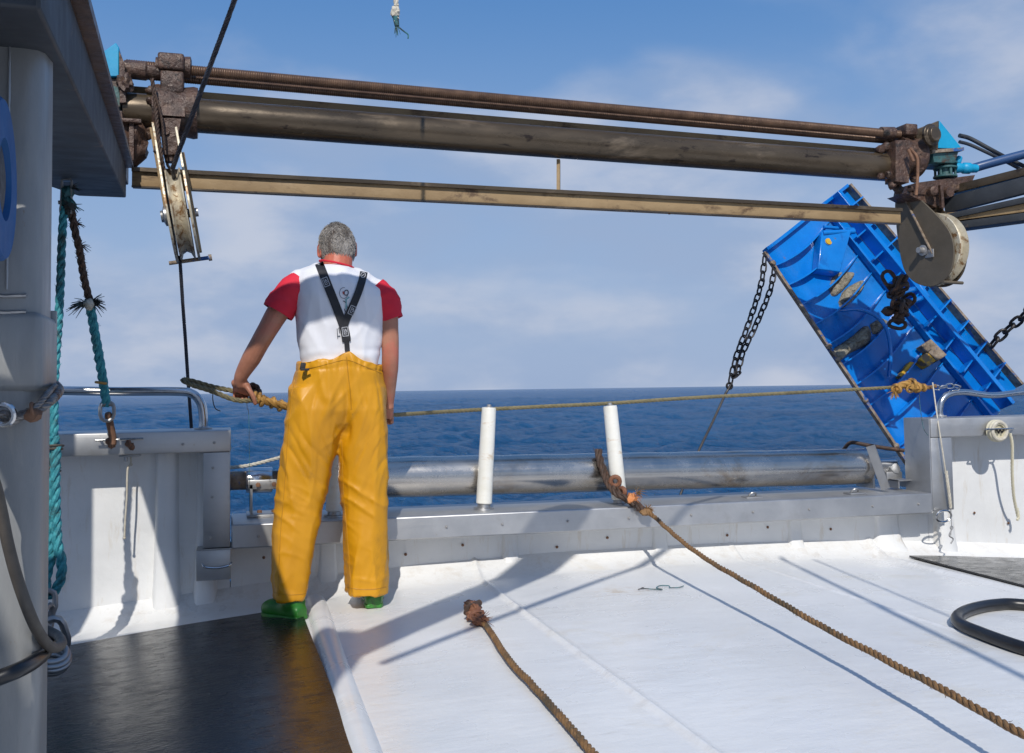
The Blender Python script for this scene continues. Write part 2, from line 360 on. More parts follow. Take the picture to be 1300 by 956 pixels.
# ---------------------------------------------------------------- sky and sun
w = bpy.data.worlds.new('World'); S.world = w; w.use_nodes = True; nt = w.node_tree; N = nt.nodes; Lk = nt.links
bg = N['Background']; sky = N.new('ShaderNodeTexSky'); sky.sky_type = 'NISHITA'; sky.sun_disc = False
sky.sun_elevation = math.radians(41); sky.sun_rotation = math.radians(195.7); sky.air_density = 1.0; sky.dust_density = 1.2; sky.ozone_density = 2.2; sky.altitude = 0
tc = N.new('ShaderNodeTexCoord'); sep = N.new('ShaderNodeSeparateXYZ'); Lk.new(tc.outputs['Generated'], sep.inputs[0])
def wn(op, a, b=0.0):
    k = N.new('ShaderNodeMath'); k.operation = op; k.use_clamp = False
    for v, i in ((a, 0), (b, 1)):
        if isinstance(v, (int, float)): k.inputs[i].default_value = v
        else: Lk.new(v, k.inputs[i])
    return k.outputs[0]
def wmr(x, a, b, c=0., d=1.):
    k = N.new('ShaderNodeMapRange'); k.interpolation_type = 'SMOOTHSTEP'; Lk.new(x, k.inputs[0])
    for i, v in enumerate((a, b, c, d)): k.inputs[i+1].default_value = v
    return k.outputs[0]
def wmix(f, a, b):
    k = N.new('ShaderNodeMix'); k.data_type = 'RGBA'
    if isinstance(f, float): k.inputs[0].default_value = f
    else: Lk.new(f, k.inputs[0])
    for v, i in ((a, 6), (b, 7)):
        if isinstance(v, tuple): k.inputs[i].default_value = v
        else: Lk.new(v, k.inputs[i])
    return k.outputs[2]
mp = N.new('ShaderNodeMapping'); Lk.new(tc.outputs['Generated'], mp.inputs[0]); mp.inputs['Scale'].default_value = (1, 1, 2.3); mp.inputs['Location'].default_value = (3.3, 1.1, .7)
n1 = N.new('ShaderNodeTexNoise'); Lk.new(mp.outputs[0], n1.inputs['Vector']); n1.inputs['Scale'].default_value = 3.2; n1.inputs['Detail'].default_value = 7; n1.inputs['Roughness'].default_value = .46; n1.inputs['Distortion'].default_value = .25
n2 = N.new('ShaderNodeTexNoise'); Lk.new(mp.outputs[0], n2.inputs['Vector']); n2.inputs['Scale'].default_value = 4.6; n2.inputs['Detail'].default_value = 7; n2.inputs['Roughness'].default_value = .55
z = sep.outputs[2]
low = wmr(z, .0, .42, 1., .0)                    # haze bank thins upwards
cl = wmr(wn('ADD', n1.outputs['Fac'], wn('MULTIPLY', low, .16)), .46, .68)
puff = wmr(n2.outputs['Fac'], .40, .66)
HZ = 1.0
c0 = sky.outputs[0]
BLUE = (1.35, 2.75, 6.1, 1); HAZE = (3.5, 4.4, 6.2, 1); CLD = (4.5, 5.0, 6.3, 1); 
c1 = wmix(.75, c0, wmix(wmr(z, .10, .50), (1.75, 3.5, 6.5, 1), (.62, 2.2, 5.5, 1)))
c2 = wmix(wn('MULTIPLY', wmr(z, -.02, .40, 1., 0.), .85), c1, HAZE)
c3 = wmix(wn('MULTIPLY', cl, .72), c2, wmix(puff, (3.1, 4.05, 5.9, 1), (5.7, 6.0, 6.9, 1)))
Lk.new(c3, bg.inputs[0]); bg.inputs[1].default_value = .104
sun = bpy.data.lights.new('sun', 'SUN'); sun.energy = 3.6; sun.angle = math.radians(.53); sun.color = (1, .955, .88)
so = bpy.data.objects.new('sun', sun); COL.objects.link(so); so.rotation_euler = LIGHT.to_track_quat('-Z', 'Y').to_euler()
S.view_settings.view_transform = 'Standard'; S.view_settings.look = 'None'; S.view_settings.exposure = 0; S.view_settings.gamma = 1

# ---------------------------------------------------------------- sea: one sheet to the horizon, real wave relief
SEA = -1.55
def sea():
    a_f = math.radians(90) - math.radians(16.2)
    th = np.concatenate([np.linspace(a_f-.62, a_f+.62, 560), np.linspace(a_f+.62, a_f-.62+2*PI, 60)[1:-1]])
    rr = np.concatenate([[.5, 3], np.geomspace(5.5, 260, 620), np.geomspace(300, 9000, 14)])
    T, Rr = np.meshgrid(th, rr); X = Rr*np.cos(T); Y = Rr*np.sin(T)
    rng = np.random.RandomState(4); Z = np.zeros_like(X); DX = np.zeros_like(X); DY = np.zeros_like(X)
    wd = math.radians(118)
    for i in range(95):
        lam = 10**rng.uniform(math.log10(.28), math.log10(13)); k = 2*PI/lam; a = wd + rng.normal(0, .50)
        amp = .0115*lam**.86*(1.0 if lam < 6 else .6); ph = rng.uniform(0, 2*PI)
        fade = np.clip((lam*FPX/np.maximum(Rr, 1) - 1.2)/3, 0, 1) * np.clip(lam/(Rr*.012)-.5, 0, 1)
        g = .6 + .4*np.sin(X*.11*rng.uniform(.5, 1.5)+Y*.09*rng.uniform(.5, 1.5)+ph*3)
        A = amp*fade*g; p = k*(X*math.cos(a)+Y*math.sin(a))+ph
        Z += A*np.cos(p); DX -= A*math.cos(a)*np.sin(p)*.75; DY -= A*math.sin(a)*np.sin(p)*.75
    X = X+DX; Y = Y+DY; nr, nc = X.shape
    v = np.stack([X.ravel(), Y.ravel(), Z.ravel()], 1)
    i = np.arange(nr-1)[:, None]*nc; j = np.arange(nc)[None, :]; j2 = (j+1) % nc
    f = np.stack([(i+j).ravel(), (i+j2).ravel(), (i+nc+j2).ravel(), (i+nc+j).ravel()], 1)
    me = bpy.data.meshes.new('sea'); me.vertices.add(len(v)); me.vertices.foreach_set('co', v.ravel())
    me.loops.add(f.size); me.loops.foreach_set('vertex_index', f.ravel()); me.polygons.add(len(f)); me.polygons.foreach_set('loop_start', np.arange(0, f.size, 4))
    me.update(calc_edges=True); me.validate(); me.shade_smooth()
    if me.polygons[5000].normal.z < 0: me.flip_normals()
    o = bpy.data.objects.new('sea', me); COL.objects.link(o); o.location = (0, 0, SEA); o['kind'] = 'structure'
    t = NT('sea_water')
    foam = t.mask(t.noise(1.6, 8, .7, t.mapping((1, .45, 1)), .6), .64, .74)
    fz = t.n.new('ShaderNodeSeparateXYZ'); t.l.new(t.tc.outputs['Object'], fz.inputs[0])
    crest = t.mask(fz.outputs[2], .14, .26)
    deep = t.ramp(t.noise(.05, 4, .5), [(.3, (.007, .064, .165)), (.7, (.014, .098, .235))])
    c = t.mix(t.math('MULTIPLY', t.math('MULTIPLY', foam, crest), .5), deep, (.5, .55, .6, 1))
    t.set(Base_Color=c, Roughness=.12, IOR=1.33, Specular_IOR_Level=.36)
    h = t.math('ADD', t.noise(1.5, 7, .62, t.mapping((1, .5, 1))), t.math('MULTIPLY', t.noise(6, 6, .65, t.mapping((1, .6, 1))), .55))
    bn = t.bump(h, 1.0, .42)
    df = t.n.new('ShaderNodeBsdfDiffuse'); t.l.new(c, df.inputs['Color']); t.l.new(bn.outputs[0], df.inputs['Normal'])
    gl = t.n.new('ShaderNodeBsdfGlossy'); gl.inputs['Roughness'].default_value = .12; gl.inputs['Color'].default_value = (1, 1, 1, 1); t.l.new(bn.outputs[0], gl.inputs['Normal'])
    fr = t.n.new('ShaderNodeFresnel'); fr.inputs['IOR'].default_value = 1.33; t.l.new(bn.outputs[0], fr.inputs['Normal'])
    cap = t.mask(fr.outputs[0], 0.0, 1.0); cap = t.math('MINIMUM', t.math('POWER', cap, .9), .50)
    ms = t.n.new('ShaderNodeMixShader'); t.l.new(cap, ms.inputs[0]); t.l.new(df.outputs[0], ms.inputs[1]); t.l.new(gl.outputs[0], ms.inputs[2])
    t.l.new(ms.outputs[0], t.n['Material Output'].inputs['Surface'])
    me.materials.append(t.m)
sea()

# ---------------------------------------------------------------- deck
def dz(x): return .077 - .0185*(x-1.9)**2
def deck_z(x, y=3): return max(dz(x), -.12)
def deck():
    xs = sorted(set([round(v, 4) for v in np.linspace(-1.6, 5.6, 120)]))
    ys = list(np.linspace(-3.5, 4.83, 110))
    rid = [(1.18, .022, .011), (3.50, .05, .02), (2.62, .018, .006)]
    xs = sorted(xs + [r[0]+r[1]*k for r in rid for k in (-1.6, -1, -.6, -.25, 0, .25, .6, 1, 1.6)])
    V = []; F = []
    for y in ys:
        for x in xs:
            q = deck_z(x)
            for c, wd, h in rid:
                xx = x - (c + (4.8-y)*(-.02 if c < 2 else .0))
                if abs(x-c) < wd: q += h*(math.cos(PI*(x-c)/wd)*.5+.5)
            q += .0035*noise.noise(Vector((x*1.3, y*.9, 0))) + .0012*noise.noise(Vector((x*6, y*4, 3)))
            e = y-4.66
            if e > 0: q += .10*(e/.14)**2 if e < .14 else .10
            V.append((x, y, q))
    n = len(xs)
    for j in range(len(ys)-1):
        for i in range(n-1): F.append((j*n+i, j*n+i+1, (j+1)*n+i+1, (j+1)*n+i))
    mb = MB(); mb.add(V, F); mb.box((2, .6, -.30), (7.2, 8.3, .2))
    o = mb.build('deck', M['deck'], origin=(0, 0, 0), smooth=60); o['kind'] = 'structure'
    h = MB(); h.prism([(-1.7, 5.02, .1), (-1.7, -4, .1), (5.9, -4, .1), (5.9, 5.02, .1), (5.9, 5.02, -2.6), (5.9, -4, -2.6)][:0] or [(-1.7, -4, -.42), (5.8, -4, -.42), (5.8, 5.0, -.42), (-1.7, 5.0, -.42)], (0, 0, -2.2))
    o = h.build('hull', M['hull'], origin=(0, 0, 0)); o['kind'] = 'structure'
deck()
# raised welded strip on deck
mb = MB(); P = [(.375, 4.62, .0), (.372, 4.4, 0), (.36, 3.8, 0), (.35, 3.2, 0), (.34, 2.2, 0)]
P = resample(cat(P, 6), .05); V = []
for p in P:
    for k in range(9):
        a = PI*k/8; V.append((p.x+.045*math.cos(a)*(1.15 if k in (0, 8) else 1), p.y, deck_z(p.x)-.004+.034*math.sin(a)+.002*noise.noise(p*5)))
mb.add(V, [(i*9+k, i*9+k+1, (i+1)*9+k+1, (i+1)*9+k) for i in range(len(P)-1) for k in range(8)] + [tuple(range(9)), tuple((len(P)-1)*9+k for k in range(9))])
tag(mb.build('deck_strip', M['deck']), 'white half round strip welded along the deck by the boots', 'deck strip')
# rubber mats
def flat(name, pts, th, mat, label, cat_, wav=.003):
    pts = [Vector(p) for p in pts]; n = 26; V = []; F = []
    for j in range(n+1):
        for i in range(n+1):
            p = pts[0].lerp(pts[1], i/n).lerp(pts[3].lerp(pts[2], i/n), j/n)
            V.append((p.x, p.y, deck_z(p.x)+th+.006+wav*noise.noise(Vector((p.x*3, p.y*3, 1)))))
    m_ = (n+1)**2; V += [(x, y, z-th) for x, y, z in V]
    for j in range(n):
        for i in range(n):
            a = j*(n+1)+i; F += [(a, a+1, a+n+2, a+n+1), (m_+a, m_+a+n+1, m_+a+n+2, m_+a+1)]
    ring = [i for i in range(n+1)] + [j*(n+1)+n for j in range(1, n+1)] + [n*(n+1)+i for i in range(n-1, -1, -1)] + [j*(n+1) for j in range(n-1, 0, -1)]
    for a, b in zip(ring, ring[1:]+ring[:1]): F.append((a, b, m_+b, m_+a))
    mb = MB(); mb.add(V, F); return tag(mb.build(name, mat, smooth=50), label, cat_)
flat('rubber_mat', [(-1.4, 2.2, 0), (.325, 2.2, 0), (.295, 4.45, 0), (-1.4, 4.33, 0)], .012, M['mat'], 'wet black rubber mat under the left boot, on the left of the deck', 'mat')
q = [bz(1165, 711, 0.0), bz(1300, 705, -.05), bz(1420, 790, -.06), bz(1300, 746, 0)]
flat('rubber_mat', [(3.66, 4.66, 0), (5.4, 4.66, 0), (5.4, 3.5, 0), (3.60, 3.5, 0)], .010, M['mat'], 'dark wet mat against the bulwark on the right of the deck', 'mat')

# ---------------------------------------------------------------- bulwarks
YC, YW = 4.62, 4.80           # cap front, wall face
XL, XR = .0, 3.80             # ends of the low stern opening
def bolt_proto(parent, p, r=.0044, mat='bolt', d=(0, -1, 0)):
    mb = MB(); mb.lathe(p, d, [(0, r*1.7), (.002, r*1.7), (.002, r), (.007, r*.95), (.009, r*.5)], 10)
    return mb.build('bolt', M[mat], parent)
def bolts(parent, pts, mat='bolt'):
    b0 = bolt_proto(parent, pts[0], mat=mat)
    for p in pts[1:]:
        c = b0.copy(); COL.objects.link(c); c.parent = parent; c.location = Vector(p)-Vector(pts[0]); ORG[c.name] = ORG[b0.name]
def rib(parent, x, z0, z1, wt, wb, dt, db, name='stiffener'):
    n = 8; V = []; mb = MB()
    for k in range(n+1):
        t = k/n; z = z1+(z0-z1)*t; e = t**3; hw = (wt+(wb-wt)*e)/2; d = dt+(db-dt)*e
        V += [(x-hw-.012, YW+.01, z), (x-hw, YW-d*.75, z), (x-hw*.75, YW-d, z), (x+hw*.75, YW-d, z), (x+hw, YW-d*.75, z), (x+hw+.012, YW+.01, z)]
    F = [(i*6+k, i*6+k+1, (i+1)*6+k+1, (i+1)*6+k) for i in range(n) for k in range(5)] + [tuple(range(6)), tuple(n*6+k for k in range(6))]
    mb.add(V, F); return mb.build(name, M['wall'], parent, smooth=70)
def wallpanel(parent, x0, x1, z1, ztop_in=None):
    nx = int((x1-x0)/.06)+2; nz = int(z1/.06)+4; V = []; F = []; z0 = -.3
    for k in range(nz+1):
        for i in range(nx+1):
            x = x0+(x1-x0)*i/nx; z = z0+(z1-z0)*k/nz
            V.append((x, YW+.005*noise.noise(Vector((x*2.2, 0, z*2.2))), z))
    for k in range(nz):
        for i in range(nx): a = k*(nx+1)+i; F.append((a, a+1, a+nx+2, a+nx+1))
    mb = MB(); mb.add(V, F); mb.box(((x0+x1)/2, YW+.085, (z0+z1)/2-.001), (x1-x0, .13, z1-z0-.004))
    return mb.build('wall_panel', M['wall'], parent, smooth=60)
# left high bulwark
A = thing('bulwark', 'high white bulwark with grey steel cap on the left of the stern opening', 'bulwark', (-.9, 4.8, 0))
wallpanel(A, -2.2, XL-.004, .735)
MB().box((-1.10, (YC+5.0)/2, .782), (2.2, 5.0-YC, .098), bev=.006).build('steel_cap', M['steel'], A)
MB().box((XL-.062, YC+.094, .517), (.118, .18, .430), bev=.004).build('end_plate', M['steel'], A)
MB().box((XL-.060, YC+.092, .296), (.126, .19, .006), bev=0).build('weld_seam', M['galv'], A)
MB().box((XL-.075, YC+.092, .225), (.150, .186, .135), bev=.004).build('corner_plate', M['steel'], A)
hd = MB(); P = cat([(-.125, YC-.002, .235), (-.11, YC-.02, .222), (-.06, YC-.022, .215), (-.01, YC-.02, .222), (.004, YC-.002, .232)], 5); hd.tube(P, .005, 8); hd.build('grab_handle', M['rail'], A)
rib(A, -.285, -.05, .735, .085, .12, .045, .07); rib(A, -.115, -.05, .735, .06, .11, .02, .09)
bolts(A, [by(x, y, YC-.001) for x, y in ((232, 564), (272, 562), (270, 594), (269, 631), (267, 683))])
# right high bulwark
B = thing('bulwark', 'high white bulwark with grey steel cap holding the cream coil, right of the stern opening', 'bulwark', (4.6, 4.8, 0))
wallpanel(B, XR+.11, 5.6, .69)
MB().box((XR+.901, (YC+4.84)/2, .747), (1.8, 4.84-YC, .108), bev=.006).build('steel_cap', M['steel'], B)
MB().box((XR+.072, YC+.094, .487), (.142, .18, .410), bev=.004).build('end_plate', M['steel'], B)
MB().box((XR-.004, 4.732, .535), (.008, .212, .53), bev=0).build('side_plate', M['steel'], B)
rib(B, XR+.20, -.08, .69, .08, .15, .04, .09); rib(B, XR+1.15, -.08, .69, .08, .15, .04, .09)
rg = MB(); c = by(1200, 655, YC-.004); rg.torus(c+Vector((-.015, -.006, .0)), (0, 1, .2), .042, .006, 20, 8, sq=(.8, 1.2)); rg.build('ring_bolt', M['rail'], B)
bolts(B, [by(x, y, YW-.006) for x, y in ((1237, 651), (1280, 664))], 'rustbolt')
# low stern bulwark
Cc = thing('stern_bulwark', 'low white transom bulwark with riveted steel cap below the roller', 'bulwark', (1.9, 4.8, 0.05))
wallpanel(Cc, XL, XR+.108, .279)
V = [(XL+.002, YC, .292), (XR-.008, YC, .268), (XR-.008, YC, .382), (XL+.002, YC, .402)]
MB().prism(V, (0, 5.05-YC, 0)).build('steel_cap', M['steel'], Cc, bevel=.007)
for x in (1.37, 2.20, 3.02): rib(Cc, x, .02, .28, .07, .12, .012, .11)
rib(Cc, 3.62, .0, .26, .14, .26, .02, .12); rib(Cc, .45, .0, .28, .07, .12, .012, .10)
pts = [(x, YC-.001, .345-(x*.0055)) for x in (.12, .55, 1.0, 1.28, 1.62, 1.95, 2.3, 2.66, 3.0, 3.4, 3.7)]; bolts(Cc, pts)
bolts(Cc, [(x, YW-.004, .2+.02*math.sin(x*7)) for x in (.15, .83, 1.12, 1.62, 1.9, 2.3, 2.6, 2.85, 3.25)], 'rustbolt')
# small fittings welded on the rail top
for x, y in ((955, 632), (1085, 627)):
    p = bz(x, y, .385); t_ = thing('pad_eye', 'flat steel pad eye on the rail top ' + ('under the middle of the roller' if x < 1000 else 'beside the right roller bracket'), 'pad eye', p)
    MB().box(p+Vector((0, 0, .004)), (.10, .07, .008), bev=.002).build('base_plate', M['galv'], t_)
    k = MB(); k.torus(p+Vector((0, 0, .012)), (0, 1, .8), .022, .005, 16, 8); k.build('eye', M['galv'], t_)
# handrails
def handrail(pts, r, label):
    P = []
    P = cat(pts, 8); mb = MB(); mb.tube(P, r, 18); t_ = thing('handrail', label, 'handrail', pts[-1]); mb.build('rail_tube', M['rail'], t_)
    for q in (pts[-1],):
        f = MB(); f.lathe((q[0], q[1], q[2]), (0, 0, 1), [(0, r*2), (.006, r*2), (.007, r*1.2), (.012, r)], 20); f.build('foot_flange', M['steel'], t_)
    return t_
yh = 4.82
L1 = [by(-60, 497, yh), by(60, 496, yh), by(150, 497, yh), by(222, 497, yh), by(244, 500, yh), by(255, 512, yh), by(258, 530, yh)]
e = by(258, 530, yh); L1.append(Vector((e.x, e.y, .832)))
handrail(L1, .021, 'polished steel handrail bent down onto the left bulwark cap')
L2 = [by(1360, 497, yh), by(1300, 498, yh), by(1260, 502, yh), by(1225, 498, yh), by(1206, 500, yh), by(1196, 508, yh), by(1193, 520, yh)]; e = L2[-1]; L2.append(Vector((e.x, e.y, .803)))
handrail(L2, .019, 'polished steel handrail with a dip, bent down onto the right bulwark cap')

# ---------------------------------------------------------------- stern roller
yr = 4.93
RO = thing('stern_roller', 'long shiny steel stern roller lying on brackets over the low rail', 'roller', (2.2, yr, .4))
pl_, pr_ = by(355, 609, yr), by(1098, 592, yr)
d = (pr_-pl_).normalized(); Lr = (pr_-pl_).length
rad = .103
mb = MB(); prof = [(0, .05), (.0, rad*.97), (.006, rad)]
for k in range(1, 40): prof.append((Lr*k/40, rad+.0012*math.sin(k*1.7)))
prof += [(Lr-.006, rad), (Lr, rad*.97), (Lr, .05)]
mb.lathe(pl_, d, prof, 48); mb.build('drum', M['roller'], RO)
MB().cyl(pl_-d*.42, pl_+d*.05, .045).build('axle', M['rustedge'], RO)
MB().lathe(pl_-d*.16, d, [(0, .045), (.0, .058), (.01, .062), (.12, .062), (.125, .058)], 28).build('bearing', M['rail'], RO)
MB().cyl(pr_-d*.02, pr_+d*.20, .042).build('axle', M['rail'], RO)
# left bracket
bl = MB(); x0, x1 = by(317, 640, yr).x, by(357, 640, yr).x; zt = by(335, 612, yr-.06).z-.01
bl.box(((x0+x1)/2, yr, zt), (x1-x0+.02, .15, .045), bev=.004); bl.box((x0+.006, yr, (zt+.4)/2), (.012, .15, zt-.4), bev=0); bl.box((x1, yr, (zt+.4)/2), (.012, .15, zt-.4), bev=0)
bl.box(((x0+x1)/2, yr, .408), (x1-x0+.03, .19, .012), bev=.002); bl.build('bearing_bracket', M['galv'], RO)
for i, (xx, zz) in enumerate(((.25, 0), (.75, 0), (.3, 1), (.75, 1))):
    q = Vector((x0+(x1-x0)*xx, yr-.077 if zz == 0 else yr-.06, zt if zz == 0 else .42)); k = MB(); k.lathe(q, (0, -1, 0) if zz == 0 else (0, 0, 1), [(0, .012), (.012, .012), (.014, .008)], 6); k.build('bolt', M['rust'], RO)
# right bracket: upright, brace, pillow block and channel
p = by(1104, 575, yr-.06); zb = .395
MB().bar((p.x, yr, p.z), (p.x+.01, yr, zb), .16, .014, Vector((1, 0, 0))).build('upright_plate', M['galv'], RO)
a_ = by(1105, 566, 4.82); b_ = by(1125, 628, 4.76); MB().bar(a_, Vector((b_.x, b_.y, zb+.004)), .012, .05, Vector((0, 0, 1))).build('diagonal_brace', M['galv'], RO)
c = by(1128, 600, yr); mb = MB(); mb.box(c+Vector((0, 0, -.015)), (.11, .11, .05), bev=.008); mb.blob(c+Vector((.01, -.02, .02)), .045, (1, 1, .8), .3); mb.build('pillow_block', M['galv'], RO)
c = by(1140, 622, 4.86); mb = MB(); zt2 = by(1140, 610, 4.80).z
mb.box((c.x, 4.87, zt2), (.10, .16, .008)); mb.box((c.x-.046, 4.87, (zt2+zb)/2), (.008, .16, zt2-zb)); mb.box((c.x+.046, 4.87, (zt2+zb)/2), (.008, .16, zt2-zb)); mb.build('channel_support', M['galv'], RO)
# guide posts (white sleeves on steel pins)
def post():
    t_ = thing('guide_post', 'x', 'post', (0, 0, 0), 'white plastic guide posts on the stern rail'); ORG[t_.name] = Vector((0, 0, 0))
    MB().lathe((0, 0, 0), (0, 0, 1), [(0, .052), (.010, .050), (.012, .034), (.035, .031), (.04, .024)], 24).build('base_flange', M['galv'], t_)
    MB().lathe((0, 0, .030), (0, 0, 1), [(0, .020), (0, .037), (.004, .0405), (.25, .0385), (.47, .0365), (.478, .034), (.478, .012)], 32).build('sleeve', M['post'], t_)
    MB().lathe((0, 0, .506), (0, 0, 1), [(0, .022), (.004, .022), (.006, .012), (.016, .011), (.018, .006)], 12).build('pin_top', M['bolt'], t_)
    return t_
G = post()
def place(o, a, b, lab, s=1):
    a, b = Vector(a), Vector(b); o.location = a; o.rotation_mode = 'QUATERNION'; o.rotation_quaternion = (b-a).to_track_quat('Z', 'Y'); o['label'] = lab; ORG[o.name] = a
    L = (b-a).length; o.scale = (s, s, L/.525)
p1 = bz(614, 647, .393); p2 = bz(787, 641, .388); p3 = bz(424, 656, .398)
place(G, p1, by(621, 513, p1.y), 'left white guide post, upright, stained brown halfway up')
g2 = copy_tree(G); place(g2, p2, by(774, 511, p2.y+.02), 'right white guide post, leaning, with the brown knotted rope beside it')
g3 = copy_tree(G); place(g3, p3, by(428, 530, p3.y), 'white guide post partly hidden behind the yellow trousers')

# ---------------------------------------------------------------- gantry
yg = 5.10
GA = thing('gantry', 'overhead stern gantry of greasy brown tubes and beams on a grey steel column', 'gantry', (-.46, 1.87, 0))
# column
mb = MB(); cx0, cx1, cy0, cy1 = -.62, by(51, 300, 1.80).x, 1.80, 1.935
mb.box(((cx0+cx1)/2, (cy0+cy1)/2, .80), (cx1-cx0, cy1-cy0, 1.72), bev=.028)
COLM = mb.build('column', M['paintgrey'], GA, smooth=60)
zs0, zs1 = by(30, 497, 1.80).z, by(30, 396, 1.80).z
mb = MB(); mb.box(((cx0+cx1)/2+.002, 1.87, (zs0+zs1)/2), (cx1-cx0+.006, .156, zs1-zs0), bev=.012); mb.build('sleeve_box', M['paintgrey'], COLM, smooth=60)
mb = MB()
for k, zz in enumerate((by(30, 376, 1.8).z, by(30, 396, 1.79).z)):
    P = [Vector((x, 1.798, zz+.003*noise.noise(Vector((x*40, 0, zz))))) for x in np.linspace(cx0+.03, cx1-.02, 40)]; mb = MB(); mb.tube(P, [.0028+.0012*random.random() for _ in P], 6); mb.build('weld_seam', M['galv'], COLM)
xw = by(11, 200, 1.8).x; P = [Vector((xw, 1.798, z_)) for z_ in np.linspace(1.18, 1.62, 50)]; mb = MB(); mb.tube(P, [.0018+.0008*random.random() for _ in P], 6); mb.build('weld_seam', M['galv'], COLM)
P = [Vector((x, 1.797, by(30, 44, 1.8).z+.004*noise.noise(Vector((x*50, 0, 2))))) for x in np.linspace(cx0+.03, cx1-.005, 40)]; mb = MB(); mb.tube(P, [.0035+.0015*random.random() for _ in P], 6); mb.build('weld_seam', M['galv'], COLM)
MB().box((cx1-.006, 1.942, by(70, 450, 1.95).z), (.022, .010, .16), bev=.002).build('flange', M['paintgrey'], COLM)
# sloping side beam
def beam_pts(px, py, y): return by(px, py, y)
E0 = Vector((by(160, 251, 5.0))); 
dirb = ray(207, 354); dirb = dirb/dirb.y
S0 = E0 - dirb*3.47
wB, hB = .245, .15
def sec(o, l=0): return [o+Vector((0, 0, 0)), o+Vector((-wB-l, 0, 0)), o+Vector((-wB-l, 0, hB)), o+Vector((0, 0, hB))]
mb = MB(); s0 = sec(S0, .22); s1 = sec(E0-dirb*.9, .12); s2 = sec(E0-dirb*.15, .0)
s3 = [E0, E0+Vector((-wB+.03, 0, 0)), E0+Vector((-wB+.03, 0, hB)), E0+Vector((0, 0, hB))]
V = s0+s1+s2+s3; mb.add(V, [(0, 1, 2, 3), (15, 14, 13, 12)] + [(i*4+k, i*4+(k+1) % 4, (i+1)*4+(k+1) % 4, (i+1)*4+k) for i in range(3) for k in range(4)])
mb.build('side_beam', M['darkgrey'], GA, bevel=.006)
mb = MB(); mb.bar(S0+Vector((.006, 0, hB+.012)), E0+Vector((.006, .02, hB+.012)), .05, .022); mb.build('flange_strip', M['screw'], GA)
mb = MB(); zb_ = by(68, 60, 1.95).z; mb.prism([Vector((cx1-.02, 1.94, zb_-.13)), Vector((cx1-.02, 1.94, zb_+.02)), Vector((cx1-.04, 2.16, zb_+.05)), Vector((cx1-.035, 2.08, zb_-.02))], (-.010, 0, 0)); mb.build('gusset', M['paintgrey'], GA)
P = [Vector((x, 4.1, E0.z-.083*.9-.004)) for x in np.linspace(-.80, -.50, 24)]; mb = MB(); mb.tube(P, [.004+.002*random.random() for _ in P], 6); mb.build('weld_seam', M['rust'], GA)
# end plate of the left side beam and tube support
p = by(178, 175, yg-.09); mb = MB(); mb.box((p.x-.11, yg, by(178, 190, yg).z), (.07, .30, .30), bev=.006); mb.box((p.x-.055, yg-.14, p.z+.065), (.13, .05, .018), bev=.002); mb.box((p.x-.035, yg-.13, p.z-.03), (.022, .03, .19), bev=.002)
mb.blob((p.x-.06, yg-.05, p.z-.02), .09, (1, 1, 1.3), .4, 3, 3); mb.build('end_bracket', M['grease'], GA)
# main tube
tl, tr = by(158, 140, yg), by(1145, 214, yg); dt = (tr-tl).normalized()
rt = .086
mb = MB(); LT = (tr-tl).length; prof = [(0, .02), (0, rt*1.02), (.32, rt*1.02), (.325, rt)] + [(LT*k/30, rt) for k in range(3, 31)] + [(LT, .02)]
mb.lathe(tl, dt, prof, 48); mb.build('main_tube', M['tube'], GA)
# pale beam lying behind/over the tube
a_ = by(240, 123, 5.22); b_ = by(1120, 195, 5.22); mb = MB(); mb.bar(a_+dt*-.3, b_+dt*.1, .06, .05, bev=.003); mb.build('rear_beam', M['brownbeam'], GA)
# screws
def screw(p, q, r, name='threaded_rod', thr=True):
    p, q = Vector(p), Vector(q); L = (q-p).length; d = (q-p)/L; mb = MB(); prof = [(0, .005)]
    if thr:
        n = int(L/.011)
        for k in range(n): t = L*k/n; prof += [(t, r*.90), (t+L/n*.35, r), (t+L/n*.6, r)]
    else: prof += [(0, r), (L, r)]
    prof.append((L, .005)); mb.lathe(p, d, prof, 14); return mb.build(name, M['screw'], GA, smooth=30)
screw(by(160, 82, yg-.04), by(1165, 173, yg-.04), .027); screw(by(165, 94, yg+.04), by(1160, 181, yg+.04), .023)
# lower beam with lip and strut
bl_, br_ = by(168, 227, yg-.02), by(1140, 276, yg-.02); mb = MB(); mb.bar(bl_, br_, .055, .088, bev=.004); mb.build('lower_beam', M['brownbeam'], GA)
u_ = Vector((0, 0, 1)); mb = MB(); mb.bar(bl_+Vector((0, -.036, .040)), br_+Vector((0, -.036, .040)), .022, .020); mb.bar(bl_+Vector((0, -.034, -.045)), br_+Vector((0, -.034, -.045)), .014, .008); mb.build('beam_lip', M['tube'], GA)
a_ = by(709, 243, yg); b_ = by(709, 203, yg+.02); mb = MB(); mb.bar(a_, b_, .018, .028); mb.build('strut', M['brownbeam'], GA)
mb = MB(); q = by(850, 262, yg-.05); mb.bar(q+Vector((0, 0.005, .046)), q+Vector((0, .005, -.046)), .012, .004); mb.build('weld_seam', M['rust'], GA); mb = MB(); q = by(714, 251, yg-.05); mb.bar(q+Vector((0, .006, .046)), q+Vector((0, .006, -.046)), .006, .004); mb.build('weld_seam', M['rust'], GA)
